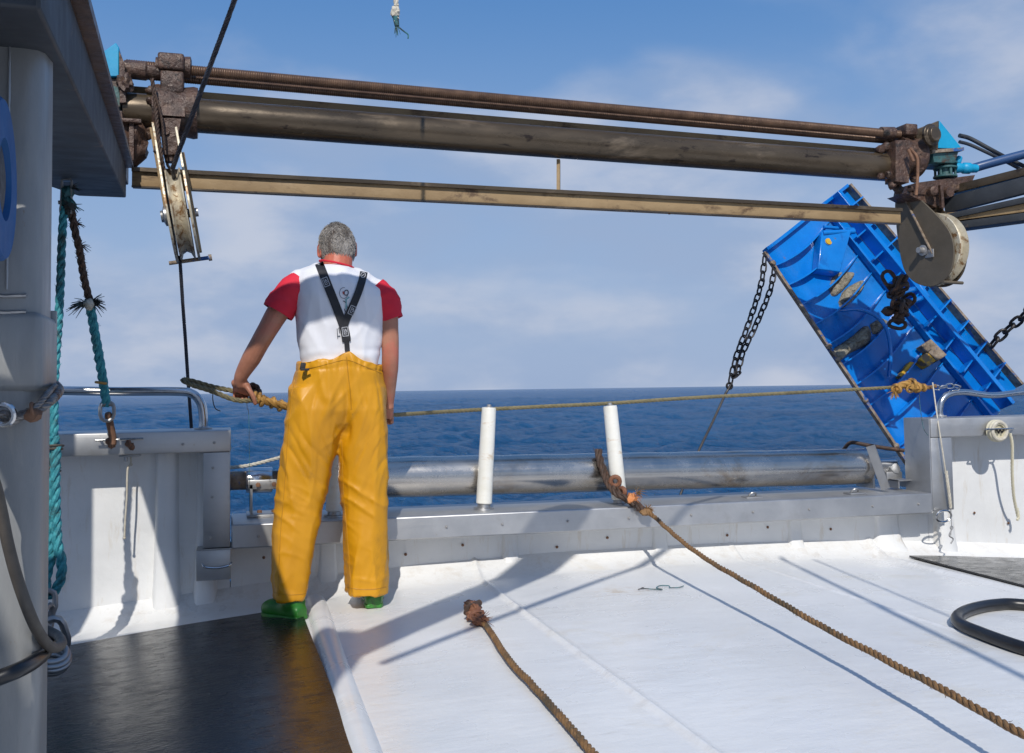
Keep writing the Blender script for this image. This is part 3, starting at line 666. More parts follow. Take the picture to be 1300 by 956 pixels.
# turquoise gear housings
def housing(px, flip):
    pass
A4 = [by(121, 73, 5.0), by(147, 54, 5.0), by(151, 60, 5.0), by(151, 97, 5.0), by(128, 97, 5.0)]
MB().prism(A4, (0, .20, 0)).build('gear_housing', M['teal'], GA, bevel=.004)
A4 = [by(128, 99, 5.02), by(152, 99, 5.02), by(153, 136, 5.02), by(138, 136, 5.02)]; MB().prism(A4, (0, .18, 0)).build('housing_base', M['tealdark'], GA, bevel=.004)
mb = MB(); mb.prism([by(151, 64, 4.99), by(158, 80, 4.99), by(160, 130, 4.99), by(152, 130, 4.99)], (0, .22, 0)); mb.blob(by(158, 105, 5.0), .035, (1, 1, 1.5), .6, 4, 3); mb.build('housing_cover', M['grease'], GA)
a_ = by(158, 88, yg-.04); mb = MB(); mb.lathe(a_, dt, [(0, .02), (0, .045), (.10, .047), (.11, .038), (.2, .036), (.2, .02)], 20); mb.build('coupling', M['grease'], GA)
# right side: housings, motor, pipes, side beams
yq = 5.05
MB().prism([by(1193, 153, yq-.06), by(1222, 189, yq-.06), by(1191, 188, yq-.06)], (.0, .22, 0)).build('gear_housing', M['teal'], GA, bevel=.003)
mb = MB(); mb.prism([by(1161, 165, yq-.02), by(1192, 153, yq-.08), by(1191, 190, yq-.08), by(1168, 190, yq-.02)], (0, .2, 0)); mb.lathe(by(1180, 172, yq-.10), (0.2, -1, 0), [(0, .07), (.02, .07), (.025, .05), (.05, .045), (.05, .02)], 24); mb.build('housing_cover', M['tube'], GA, bevel=.003)
MB().prism([by(1184, 190, yq-.07), by(1224, 187, yq-.07), by(1224, 191, yq-.07), by(1184, 194, yq-.07)], (0, .24, 0)).build('housing_rim', M['rustedge'], GA)
MB().prism([by(1184, 194, yq-.05), by(1217, 193, yq-.05), by(1212, 207, yq-.05), by(1186, 206, yq-.05)], (0, .2, 0)).build('housing_base', M['tealdark'], GA, bevel=.003)
mb = MB()
for py_ in (209, 215, 226): 
    c = by(1200, py_, yq+.02); mb.lathe(c, (0, 0, 1), [(0, .066), (.002, .072), (.012, .072), (.014, .066)], 28)
for k in range(6): a = PI*2*k/6+.4; c = by(1200, 221, yq+.02)+Vector((math.cos(a)*.058, math.sin(a)*.058, -.02)); mb.cyl(c, c+Vector((0, 0, .06)), .008, 8)
c = by(1200, 226, yq+.02); mb.cyl(c, by(1200, 207, yq+.02), .045); mb.build('motor_flange', M['tealdark'], GA)
mb = MB(); c = by(1212, 213, yq); mb.lathe(c, (1, -.15, -.02), [(0, .03), (.02, .034), (.05, .028), (.06, .036), (.10, .036), (.11, .028), (.15, .026)], 16); mb.lathe(by(1216, 206, yq), (.2, -.3, 1), [(0, .02), (.03, .02), (.04, .012)], 12); mb.build('pipe_fitting', M['teal'], GA)
mb = MB(); mb.tube(cat([by(1234, 214, yq), by(1262, 206, yq-.05), by(1330, 188, yq-.15), by(1420, 165, yq-.3)], 6), .029, 16); mb.build('hydraulic_pipe', M['hull'], GA)
mb = MB(); mb.tube(cat([by(1218, 172, yq+.05), by(1232, 176, yq+.05), by(1258, 190, yq), by(1285, 204, yq), by(1330, 225, yq-.1)], 6), .014, 12); mb.tube(cat([by(1218, 180, yq), by(1232, 184, yq), by(1258, 196, yq-.04), by(1290, 212, yq-.05), by(1330, 235, yq-.1)], 6), .011, 12); mb.build('hydraulic_hose', M['darkgrey'], GA)
# right side beams, running forward past the camera's right
dr = Vector((.35, -1, .02)).normalized()
def pb(pA, pB, yA, yB, h, wd, name, mat, ext=1.5):
    a, b = by(*pA, yA), by(*pB, yB); d_ = (b-a); b2 = a+d_*ext; m_ = MB(); m_.bar(a, b2, wd, h, bev=.003); return m_.build(name, M[mat], GA)
pb((1195, 246), (1300, 220), 5.15, 4.75, .050, .10, 'side_beam', 'tube', 3)
pb((1200, 262), (1300, 236), 5.12, 4.72, .10, .05, 'side_beam', 'darkgrey', 3)
pb((1185, 281), (1300, 256), 5.10, 4.70, .035, .12, 'side_beam', 'darkgrey', 3)
pb((1190, 279), (1300, 265), 5.08, 4.72, .055, .10, 'side_beam', 'brownbeam', 3)
pb((1195, 291), (1300, 277), 5.08, 4.72, .045, .14, 'side_beam', 'darkgrey', 3)
mb = MB(); mb.prism([by(1163, 232, 5.02), by(1238, 222, 5.02), by(1232, 236, 5.02), by(1195, 248, 5.02), by(1160, 246, 5.02)], (0, .2, 0)); mb.prism([by(1150, 245, 5.03), by(1200, 240, 5.03), by(1198, 268, 5.03), by(1160, 250, 5.03)], (0, .18, 0)); mb.bar(by(1194, 235, 4.98), by(1196, 264, 4.98), .02, .02)
mb.lathe(by(1182, 243, 5.0), (0, -1, 0), [(0, .03), (.03, .03), (.04, .018)], 12); mb.lathe(by(1202, 245, 5.0), (0, -1, 0), [(0, .035), (.03, .03)], 12)
mb.box(by(1243, 233, 5.0), (.04, .05, .05), bev=.004); mb.build('end_bracket', M['grease'], GA)

# ---------------------------------------------------------------- left carriage and hanging block
def lumps(mb, pts, r, y, amp=.5, sc=(1, 1, 1)):
    for px, py in pts: mb.blob(by(px, py, y+random.uniform(-.05, .05)), r*random.uniform(.7, 1.2), sc, amp, 3, 2)
HB = thing('hanging_block', 'tall narrow sheave block with pale worn wheel hanging left of the man', 'pulley block', by(228, 335, yg))
c = by(222, 142, yg); mb = MB(); mb.lathe(c-dt*.10, dt, [(0, .10), (0, .126), (.02, .130), (.10, .124), (.115, .118), (.19, .130), (.21, .126), (.21, .10)], 36)
mb.prism([by(205, 128, yg-.12), by(234, 130, yg-.12), by(235, 148, yg-.14), by(205, 146, yg-.14)], (0, .1, 0))
lumps(mb, [(192, 115), (190, 165), (188, 172), (192, 128), (238, 120), (236, 160), (200, 190), (229, 176)], .022, yg-.05)
mb.build('carriage', M['grease'], HB, smooth=50)
mb = MB(); q = by(218, 83, yg-.03); mb.box(q, (.125, .15, .085), bev=.012); mb.lathe(by(234, 86, yg-.03), dt, [(0, .02), (0, .055), (.03, .057), (.035, .04)], 20); mb.box(by(219, 107, yg-.05), (.11, .10, .11), bev=.01); mb.lathe(by(206, 86, yg-.03)-dt*.03, dt, [(0, .02), (0, .05), (.03, .05), (.03, .02)], 20)
mb.build('nut_housing', M['grease'], HB, smooth=50)
mb = MB(); mb.prism([by(206, 150, yg-.13), by(230, 150, yg-.13), by(227, 166, yg-.13), by(224, 196, yg-.13), by(207, 196, yg-.13), by(204, 168, yg-.13)], (0, .09, 0)); mb.lathe(by(211, 168, yg-.13), (0, -1, 0), [(0, .016), (.012, .014), (.012, .006)], 12); mb.cyl(by(216, 192, yg-.09), by(217, 206, yg-.09), .028, 18); mb.build('clevis', M['grease'], HB)
mb = MB(); mb.tube(cat([by(212, 204, yg-.1), by(213, 210, yg-.1), by(217, 214, yg-.1), by(221, 209, yg-.1), by(222, 203, yg-.1)], 4), .007, 8); mb.build('shackle', M['chain'], HB)
# block wheel: axis mostly along x, slightly turned
wc = by(229, 272, yg-.07); ax = Vector((1, .0, .17)).normalized(); R_ = .225
upv = (Vector((-.17, 0, 1)) - ax*ax.dot(Vector((-.17, 0, 1)))).normalized(); fwd = ax.cross(upv)
mb = MB(); mb.lathe(wc-ax*.036, ax, [(0, .03), (0, R_), (.006, R_+.002), (.018, R_-.028), (.036, R_-.038), (.054, R_-.028), (.066, R_+.002), (.072, R_), (.072, .03)], 56); mb.build('sheave', M['sheave'], HB, smooth=50)
def cheek(off, th, mat, rr=.235):
    pts = []
    o = wc + ax*off
    for k in range(25): a = -PI*.12 + PI*1.24*k/24; pts.append(o + fwd*(-rr*math.cos(a)) - upv*(rr*math.sin(a)) )
    top = [o + upv*.46 + fwd*.04, o + upv*.46 - fwd*.04]
    P = pts + top
    mb = MB(); mb.prism(P, ax*th); return mb.build('cheek_plate', M[mat], HB, bevel=.002)
cheek(-.058, .012, 'sheave'); cheek(.046, .012, 'sheave')
mb = MB(); mb.cyl(wc-ax*.085, wc+ax*.085, .022, 16); mb.lathe(wc-ax*.062, -ax, [(0, .05), (.012, .05), (.02, .03), (.03, .028)], 20); mb.build('axle', M['galv'], HB)
mb = MB(); q = wc - upv*.225 - fwd*.06; mb.cyl(q-ax*.095, q+ax*.105, .010, 12); mb.cyl(q+ax*.095, q+ax*.112, .017, 10); mb.build('guard_pin', M['rustedge'], HB)
mb = MB(); q = wc + ax*.062; mb.bar(q+upv*.30, q-upv*.20, .016, .05, up=fwd); q = wc-ax*.066; mb.bar(q+upv*.44, q-upv*.02, .012, .045, up=fwd); mb.build('side_strap', M['brownbeam'], HB, bevel=.003)
mb = MB(); rope(mb, cat([by(193, 100, 4.93), by(197, 130, 4.93), by(200, 165, 4.92), by(205, 200, 4.92), by(209, 222, 4.95)], 5), .010, fuzz=20); rope(mb, cat([by(197, 118, 4.92), by(205, 150, 4.92), by(209, 190, 4.93)], 5), .006)
mb.build('lashing', M['ropedark'], HB)
# warp cable running over the block
mb = MB(); top = bz(298, 0, 3.2)
pA = by(300, -6, 4.2); pB = by(219, 214, 4.86)
P = [pA + (pA-pB)*1.2, pB]; 

arc = []
for k in range(9): a = PI*.42 - PI*.95*k/8; arc.append(wc + upv*math.sin(a)*(R_-.032) + fwd*(-math.cos(a))*(R_-.032)*-1)
rope(mb, [pA+(pA-pB)*1.2, pB], .0115, 6, .10, .012, 5); rope(mb, [pB]+[wc-fwd*.0+upv*.1, wc-upv*.15], .0115, 6, .1, .02, 5)
lo = by(243, 545, 5.35); rope(mb, [by(228, 325, yg-.03), lo, lo+(lo-by(228, 325, yg-.03))*.6+Vector((0, 0, -.4))], .009, 6, .08, .011, 5)
tag(mb.build('warp_cable', M['wire']), 'dark wire cable passing through the hanging block and down behind the left rail', 'cable')

# ---------------------------------------------------------------- right block with drum-shaped wheel
RB = thing('hanging_block', 'big brown round sheave block hanging in front of the blue door', 'pulley block', by(1185, 366, yg-.1))
c = by(1150, 200, yg); mb = MB(); mb.lathe(c-dt*.075, dt, [(0, .10), (0, .128), (.02, .132), (.07, .118), (.13, .132), (.15, .128), (.15, .10)], 36)
mb.prism([by(1137, 178, yg-.12), by(1155, 178, yg-.12), by(1154, 232, yg-.14), by(1137, 230, yg-.14)], (0, .1, 0))
lumps(mb, [(1125, 186), (1117, 190), (1128, 222), (1118, 224), (1133, 235), (1165, 195), (1168, 215), (1140, 240), (1156, 240), (1160, 228)], .026, yg-.08); mb.build('carriage', M['grease'], RB, smooth=50)
mb = MB(); mb.box(by(1150, 167, yg-.05), (.085, .12, .07), bev=.008); mb.lathe(by(1160, 170, yg-.04), dt, [(0, .02), (0, .035), (.09, .035), (.10, .03)], 16); mb.lathe(by(1118, 168, yg-.04), dt, [(0, .02), (0, .034), (.09, .04), (.09, .02)], 16); mb.build('nut_housing', M['grease'], RB, smooth=50); mb = MB(); mb.lathe(by(1158, 207, yg-.06), dt, [(0, .06), (.01, .072), (.05, .07), (.06, .06)], 20); mb.build('clamp_collar', M['grease'], RB, smooth=50)
mb = MB(); mb.tube(cat([by(1155, 188, 4.92), by(1164, 200, 4.90), by(1165, 220, 4.9), by(1163, 248, 4.9)], 6), .010, 10); mb.tube(cat([by(1153, 190, 4.92), by(1160, 205, 4.9)], 3), .010, 8); mb.build('grease_hose', M['rust'], RB)
RBX = by(1180, 315, yg-.10).x - .06
ay = Vector((.985, .17, 0)).normalized()
rc = Vector((0, 0, 0)); d_ = ray(1177, 316); rc = CAM + d_*((yg-.10)/d_.y)
def onp(px, py, off=0):
    d_ = ray(px, py); o = rc+ay*off; return CAM + d_*((o-CAM).dot(ay)/d_.dot(ay))
Rr_ = .222
def tear(off, th, mat, name):
    pts = [onp(px, py, 0)+ay*off for px, py in ((1138, 243), (1136, 262), (1139, 300), (1144, 330), (1150, 347), (1162, 359), (1180, 364), (1196, 358), (1207, 343), (1211, 320), (1207, 298), (1196, 281), (1180, 264), (1160, 247))]
    P = cat(pts+[pts[0]], 4)[:-1]; mb = MB(); mb.prism(P, ay*th); return mb.build(name, M[mat], RB, bevel=.003, smooth=30)
tear(0, .012, 'drumplate', 'cheek_plate')
mb = MB(); mb.lathe(rc+ay*.020, ay, [(0, .03), (0, Rr_), (.006, Rr_+.003), (.02, Rr_-.030), (.040, Rr_-.036), (.060, Rr_-.030), (.074, Rr_+.003), (.080, Rr_), (.080, .03)], 64); mb.build('sheave', M['sheave'], RB, smooth=50)
tear(.108, .012, 'tube', 'cheek_plate')
mb = MB(); mb.bar(onp(1146, 247, -.008), onp(1184, 322, -.008), .006, .016, up=ay); mb.build('stiffener', M['rustedge'], RB)
mb = MB(); q = onp(1180, 322, -.004); mb.box(q, (.008, .075, .05), None, .002); mb.lathe(onp(1173, 318, 0), -ay, [(0, .034), (.012, .034), (.015, .020), (.05, .018), (.05, .005)], 18); mb.build('axle', M['bolt'], RB)
mb = MB(); q = onp(1197, 358, -.02); mb.cyl(q, q+ay*.17, .010, 12); mb.build('guard_pin', M['drumplate'], RB)
# knot of chain and shackles under the block
mb = MB()
random.seed(3)
for k in range(16):
    a, b = random.uniform(0, 1), random.uniform(0, 1); c = by(1128+22*a+6*b, 350+62*b, 5.55+random.uniform(-.06, .06)); v = Vector([random.gauss(0, 1) for _ in range(3)]); w_ = Vector([random.gauss(0, 1) for _ in range(3)]); link(mb, c, v, w_, .11, .07, .013)
for px, py in ((1128, 395), (1140, 405), (1150, 385), (1138, 370)): mb.blob(by(px, py, 5.6), .045, (1, 1, .8), .5, 3, 2)
tag(mb.build('shackle_cluster', M['ropedark']), 'dark cluster of shackles and chain between the brown sheave block and the blue door', 'shackles')

# ---------------------------------------------------------------- trawl door
TD = thing('trawl_door', 'tilted bright blue ribbed steel trawl door hanging outside the right bulwark', 'trawl door', by(1145, 578, 5.75))
TLc, TRc, BLc = by(970, 320, 6.25), by(1083, 230, 6.50), by(1147, 582, 5.75)
BLc = TLc.lerp(BLc, 1.18)
eu = (TRc-TLc); ev = (BLc-TLc); Wd, Ld = eu.length, ev.length; eu.normalize(); nn = ev.cross(eu).normalized()
if nn.y < 0: nn = -nn          # nn points away from the camera
ev = ev.normalized()
def D(s, t, d=0):       # s 0..1 down the left edge, t 0..1 across, d depth away from the viewer in metres
    if t < .62: camb = .115*math.sin(PI*min(1, max(0, t/.62)))**.7 + .05*t/.62
    else: camb = .05 + .13*((t-.62)/.38)**.8
    return TLc + ev*(s*Ld) + eu*(t*Wd*(1.07+.23*s)) + nn*(camb+d)
n1_, n2_ = 50, 40; V = []; F = []
for i in range(n1_+1):
    for j in range(n2_+1): V.append(D(i/n1_, j/n2_))
for i in range(n1_):
    for j in range(n2_): a = i*(n2_+1)+j; F.append((a, a+1, a+n2_+2, a+n2_+1))
k_ = len(V); V2 = [v+nn*.012 for v in V]; F2 = [tuple(reversed([a+k_ for a in f])) for f in F]
mb = MB(); mb.add(V+V2, F+F2); mb.build('door_plate', M['blue'], TD, smooth=45)
DBVH = BVHTree.FromPolygons(V, F)
def ribp(s, t0, t1, h, name='rib', th=.010, curve=.0):
    mb = MB(); V = []; n = 16
    for k in range(n+1):
        t = t0+(t1-t0)*k/n; so = s + curve*math.sin(PI*k/n)
        b = D(so, t, .002); 
        chord = D(so, t0).lerp(D(so, t1), k/n)
        tp = b.lerp(chord - nn*h*.3, .65) if t1 < .7 else b - nn*h
        V += [b-ev*th/2, b+ev*th/2, tp+ev*th/2, tp-ev*th/2]
    F = [(i*4+q, i*4+(q+1) % 4, (i+1)*4+(q+1) % 4, (i+1)*4+q) for i in range(n) for q in range(4)] + [(0, 1, 2, 3), (n*4+3, n*4+2, n*4+1, n*4)]
    mb.add(V, F); return mb.build(name, M['blue'], TD, smooth=50)
for k in range(11): ribp(.06+k*.083, .0, .62, .03, curve=.022)
for k in range(9): ribp(.07+k*.103, .62, .985, .10, 'cross_bar', .012)
for t_, w_, h_ in ((.62, .022, .05), (.775, .036, .12)):
    mb = MB(); mb.bar(D(-.005, t_, -h_*.6), D(1.0, t_, -h_*.6), w_, h_, up=nn); mb.build('long_bar', M['blue'], TD, bevel=.003)
mb = MB(); mb.bar(D(0, 0, 0), D(1, 0, 0), .022, .03, up=nn); 
for s_ in (.05, .40, .455, .62, .8): mb.blob(D(s_, 0, -.01), .022, (1, 1, 1), .4)
mb.build('scraped_edge', M['rustedge'], TD)
mb = MB(); mb.bar(D(0, 1, -.03), D(1, 1, -.03), .022, .085, up=nn); mb.build('scraped_edge', M['rustedge'], TD)
mb = MB(); V = []
for k in range(20): t = k/19; V += [D(-.008, t, .01), D(-.008, t, -.05), D(.004, t, -.05), D(.004, t, .01)]
mb.add(V, [(i*4+q, i*4+(q+1) % 4, (i+1)*4+(q+1) % 4, (i+1)*4+q) for i in range(19) for q in range(4)] + [(0, 1, 2, 3), (79, 78, 77, 76)]); mb.build('end_plate', M['blue'], TD)
def inv(px, py, off=0):      # point of the photo on the door's surface, raised by off towards the viewer
    d_ = ray(px, py); d_.normalize(); h = DBVH.ray_cast(CAM, d_)[0]
    if h is None: h = CAM + d_*((TLc-CAM).dot(nn)/d_.dot(nn))
    return h - nn*off
# pivot bracket near the top, bowed brace, towing lugs
mb = MB(); mb.prism([inv(1035, 300, .0), inv(1072, 300, .0), inv(1058, 352, .0), inv(1030, 348, .0)], -nn*.09); mb.build('pivot_bracket', M['blue'], TD, bevel=.006)
mb = MB(); mb.lathe(inv(1043, 312, .05), -nn, [(0, .05), (.04, .045), (.04, .02)], 20); mb.cyl(inv(1036, 303, .09), inv(1076, 301, .09), .02, 12); mb.cyl(inv(1040, 293, .06), inv(1078, 296, .06), .014, 12); mb.build('pivot_boss', M['blue'], TD)
mb = MB(); mb.lathe(inv(1043, 314, .08), -nn, [(0, .032), (.02, .026), (.02, .008)], 16); mb.build('wear_ring', M['yellowpaint'], TD)
mb = MB(); mb.tube(cat([inv(1064, 396, .03), inv(1080, 400, .10), inv(1098, 410, .13), inv(1112, 428, .13), inv(1120, 455, .10), inv(1125, 480, .03)], 6), .014, 12); mb.build('bowed_brace', M['blue'], TD)
mb = MB(); mb.cyl(inv(1130, 380, .12), inv(1160, 371, .08), .024, 14); mb.cyl(inv(1138, 393, .12), inv(1168, 382, .08), .024, 14); mb.cyl(inv(1150, 360, .1), inv(1165, 385, .1), .028, 14); mb.build('towing_lug', M['blue'], TD)
mb = MB(); mb.prism([inv(1136, 480, .0), inv(1150, 462, .0), inv(1158, 463, .0), inv(1142, 482, .0)], -nn*.05); mb.prism([inv(1158, 460, 0), inv(1168, 452, 0), inv(1180, 462, 0), inv(1170, 470, 0)], -nn*.08); mb.build('wear_shoe', M['yellowpaint'], TD, bevel=.004)
mb = MB(); mb.prism([inv(1160, 444, .02), inv(1172, 436, .02), inv(1192, 456, .02), inv(1180, 464, .02)], -nn*.07); mb.blob(inv(1168, 446, .08), .035, (1, 1, 1), .5); mb.build('worn_lug', M['rustedge'], TD, bevel=.004)
mb = MB(); mb.bar(D(.16, 1.01, -.03), D(.80, 1.01, -.03), .02, .03, up=nn); mb.build('edge_shoe', M['rust'], TD)
mb = MB()
for px, py in ((1134, 486), (1127, 493)): pass
# mud
def mudpatch(pts, th, seed):
    c_ = Vector((0, 0, 0)); th *= .55; P = [inv(*p, -.004) for p in pts]
    for p in P: c_ += p
    c_ /= len(P); V = []; n = len(pts)*6; ring = cat(P+[P[0]], 6)[:-1]; n = len(ring); rows = [(1.0, 0), (.96, .5), (.8, .85), (.5, 1.0), (.2, 1.05)]
    for s_, h_ in rows:
        for p in ring: q = c_+(p-c_)*s_; V.append(q - nn*th*h_*(1+.8*noise.noise(q*14)+.5*noise.noise(q*40)))
    V.append(c_-nn*th); F = [(i*n+k, i*n+(k+1) % n, (i+1)*n+(k+1) % n, (i+1)*n+k) for i in range(4) for k in range(n)] + [(4*n+k, 4*n+(k+1) % n, 5*n) for k in range(n)] + [tuple(range(n))]
    mb = MB(); mb.add(V, F); return mb.build('mud_cake', M['mud'], None, smooth=60)
md = [([(1052, 365), (1060, 348), (1083, 346), (1080, 356), (1066, 372), (1056, 376)], .05, 'thin brown mud cake on the blue door, upper one of the leaf shaped pair'), ([(1064, 384), (1072, 368), (1094, 356), (1096, 364), (1084, 380), (1068, 392)], .07, 'leaf shaped grey mud cake on the blue door, lower of the pair'), ([(1058, 443), (1080, 428), (1098, 414), (1106, 424), (1100, 438), (1080, 448), (1064, 458)], .06, 'largest block of cracked grey mud between two ribs of the blue door'), ([(1104, 412), (1118, 404), (1128, 410), (1118, 422), (1108, 424)], .05, 'small brown mud lump right of the largest mud block on the blue door')]
for i, (p_, th_, l_) in enumerate(md): tag(mudpatch(p_, th_, i), l_, 'mud', 'mud caked on the trawl door')
# chains
tag(chain(MB(), cat([by(971, 326, 6.15), by(966, 362, 6.1), by(950, 412, 6.0), by(935, 452, 5.95), by(927, 486, 5.9)], 6), .076, .040, .0064).build('chain', M['chain']), 'longer left strand of black chain hanging from the blue door corner', 'chain')
tag(chain(MB(), cat([by(983, 340, 6.15), by(978, 368, 6.1), by(960, 412, 6.02), by(943, 448, 5.96), by(936, 476, 5.9), by(933, 480, 5.9), by(934, 466, 5.9)], 6), .076, .040, .0064).build('chain', M['chain']), 'shorter right strand of black chain hanging below the blue door corner', 'chain')
tag(chain(MB(), cat([by(1258, 440, 5.9), by(1268, 428, 5.85), by(1282, 416, 5.8), by(1300, 400, 5.7), by(1330, 370, 5.5)], 6), .095, .058, .011).build('chain', M['chain']), 'black chain shackled to the right edge of the blue door', 'chain')
mb = MB(); mb.tube([by(929, 486, 5.9), by(921, 500, 5.9), by(905, 535, 5.85), by(888, 570, 5.8), by(866, 622, 5.75), by(845, 680, 5.7)], .0085, 8); mb.torus(by(926, 490, 5.9), (0, 1, 0), .02, .008, 12, 8)
tag(mb.build('wire_pendant', M['chain']), 'thin dark wire running from the chain down behind the roller', 'wire')
mb = MB(); mb.tube(cat([by(1148, 572, 5.1), by(1125, 569, 5.15), by(1100, 565, 5.2), by(1080, 562, 5.25), by(1070, 572, 5.3)], 5), .012, 8); tag(mb.build('dark_rope', M['ropedark']), 'short dark rope behind the right end of the roller', 'rope')

# ---------------------------------------------------------------- ropes
def ropething(name, pts, r, mat, label, cat_='rope', n=8, **k):
    mb = MB(); rope(mb, cat(pts, n), r, **k); return tag(mb.build(name, M[mat]), label, cat_)
# brown warp over the roller and across the deck
BR = thing('brown_rope', 'long brown rope knotted by the right guide post and stretched across the deck', 'rope', by(830, 655, 4.5))
def onx(px, py, x):
    d_ = ray(px, py); return CAM + d_*(x/d_.x)
w1 = [by(815, 646, 4.59), by(832, 657, 4.50)] + [onx(px, py, 2.03-(px-832)*.00056) for px, py in ((862, 684), (900, 711), (950, 741), (1010, 777), (1060, 803), (1100, 825), (1150, 851), (1190, 872), (1250, 905), (1330, 948))]
mb = MB(); rope(mb, cat(w1, 8), .0112, pitch=.085, wob=.004, fuzz=160); mb.build('rope_line', M['ropebrown'], BR)
mb = MB(); rope(mb, cat([by(760, 572, 4.86), by(763, 590, 4.81), by(769, 604, 4.77), by(776, 616, 4.72), by(790, 628, 4.66), by(803, 638, 4.62), by(820, 650, 4.58)], 6), .021, fuzz=120, wob=.01); rope(mb, cat([by(764, 592, 4.79), by(770, 612, 4.73), by(783, 628, 4.66), by(796, 632, 4.62), by(806, 640, 4.58)], 6), .015, fuzz=60); mb.build('spliced_end', M['ropedark'], BR)
mb = MB(); c = by(781, 611, 4.70); mb.torus(c, (.3, 1, .2), .024, .012, 16, 8); mb.torus(by(790, 625, 4.66), (1, .3, 0), .022, .012, 16, 8); mb.build('eye', M['ropered'], BR)
mb = MB(); c = by(802, 633, 4.60); mb.blob(c, .026, (1, 1, 1.1), .4); fray(mb, c, (.3, -.3, .6), 22, .06, .0018); mb.torus(c, (1, 0, -1), .022, .008, 16, 6); mb.build('orange_whipping', M['orange'], BR)
mb = MB(); fray(mb, by(822, 648, 4.57), (.4, -.2, .8), 26, .05, .0018); fray(mb, by(808, 627, 4.6), (.6, -.2, .5), 20, .06, .002); mb.blob(by(821, 650, 4.57), .024, (1.5, 1, .8), .4); mb.build('frayed_collar', M['ropebrown'], BR)
# rope end lying on deck
RE = thing('rope_end', 'shorter brown rope lying on the deck with a rusty red knotted end', 'rope', bz(605, 785, .07))
def dk(px, py, h): 
    q = bz(px, py, .06); q = bz(px, py, deck_z(q.x)+h); return q
mb = MB(); rope(mb, cat([dk(612, 787, .022), dk(622, 800, .018), dk(636, 824, .018), dk(655, 848, .018), dk(676, 869, .018), dk(706, 903, .018), dk(752, 955, .018), dk(830, 1040, .018)], 8), .0118, pitch=.085, wob=.003, fuzz=80); mb.build('rope_line', M['ropebrown'], RE)
mb = MB()
for px, py, r_ in ((600, 772, .030), (603, 780, .032), (609, 787, .026), (596, 768, .022)): mb.blob(dk(px, py, r_*.9), r_, (1.1, 1.2, .9), .5, 4, 3)
rope(mb, cat([dk(594, 777, .03), dk(602, 769, .06), dk(608, 775, .05), dk(598, 783, .04), dk(613, 790, .02)], 6), .011); fray(mb, dk(612, 788, .03), (.5, -.3, .5), 30, .055, .0017); mb.build('knot', M['ropered'], RE)
mb = MB(); mb.cyl(dk(592, 773, .05), dk(609, 765, .055), .013, 12); mb.cyl(dk(592, 779, .03), dk(596, 768, .055), .013, 12); mb.torus(dk(595, 770, .05), (1, .2, 0), .014, .008, 12, 8); mb.build('shackle', M['ropedark'], RE)
# guide line held by the man
GLn = thing('hand_line', 'thin olive rope stretched from the hands past the guide posts to the right rail', 'rope', by(560, 522, 4.7))
gp = [by(372, 517, 4.56), by(420, 522, 4.58), by(470, 527, 4.58), by(494, 527, 4.52), by(515, 526, 4.60), by(560, 523, 4.76), by(612, 520, 4.86), by(690, 516, 4.86), by(775, 512, 4.86), by(880, 505, 4.86), by(1000, 499, 4.86), by(1130, 492, 4.86), by(1150, 491, 4.86)]
mb = MB(); rope(mb, cat(gp, 8), .0105, step=.009); mb.build('rope_line', M['ropeolive'], GLn)
mb = MB(); rope(mb, cat([by(318, 503, 4.49), by(335, 508, 4.5), by(350, 513, 4.52), by(376, 518, 4.56)], 6), .019, wob=.004)
for px, py in ((322, 503), (328, 505), (333, 509), (346, 511), (356, 515)): mb.torus(by(px, py, 4.495+(px-322)*.0015), (1, .2, -.3), .020, .010, 14, 7)
mb.build('splice', M['ropegold'], GLn)
mb = MB(); rope(mb, cat([by(326, 508, 4.47), by(300, 508, 4.45), by(270, 497, 4.47), by(245, 489, 4.5), by(234, 484, 4.52), by(233, 482, 4.53), by(245, 484, 4.54), by(270, 491, 4.54), by(300, 497, 4.53), by(326, 502, 4.52)], 8), .0115, fuzz=40)
mb.build('eye_splice', M['ropeolive'], GLn)
mb = MB(); 
for px, py in ((320, 492), (326, 497), (314, 492)): mb.blob(by(px, py, 4.55), .022, (1, 1, .8), .4)
rope(mb, cat([by(312, 497, 4.56), by(318, 489, 4.54), by(326, 491, 4.53), by(329, 500, 4.52)], 5), .012); mb.build('dark_knot', M['ropedark'], GLn)
mb = MB(); q = [by(1134, 496, 4.84), by(1140, 492, 4.84), by(1148, 489, 4.84), by(1158, 488, 4.84), by(1170, 491, 4.84)]; rope(mb, cat(q, 6), .020, fuzz=60, wob=.01)
for px, py, r_ in ((1140, 494, .022), (1158, 487, .030), (1164, 492, .028), (1172, 492, .02)): mb.torus(by(px, py, 4.83), (1, .3, .2), r_*.8, .011, 14, 7)
for px in (1137, 1156, 1164): mb.torus(by(px, 493, 4.83), (.2, 1, .4), .022, .009, 12, 6)
mb.blob(by(1159, 489, 4.84), .034, (1.2, 1, 1), .4); fray(mb, by(1136, 497, 4.83), (-.3, -.3, -1), 26, .05, .002); mb.build('knotted_end', M['ropegold'], GLn)
mb = MB(); rope(mb, cat([by(1170, 491, 4.84), by(1180, 492, 4.84), by(1188, 490, 4.84)], 4), .012); mb.build('tail', M['ropebrown'], GLn)
mb = MB(); chain(mb, [by(1184, 492, 4.84), by(1200, 491, 4.83), by(1212, 489, 4.82), by(1218, 492, 4.82)], .05, .03, .0045); mb.build('chain_end', M['rail'], GLn)
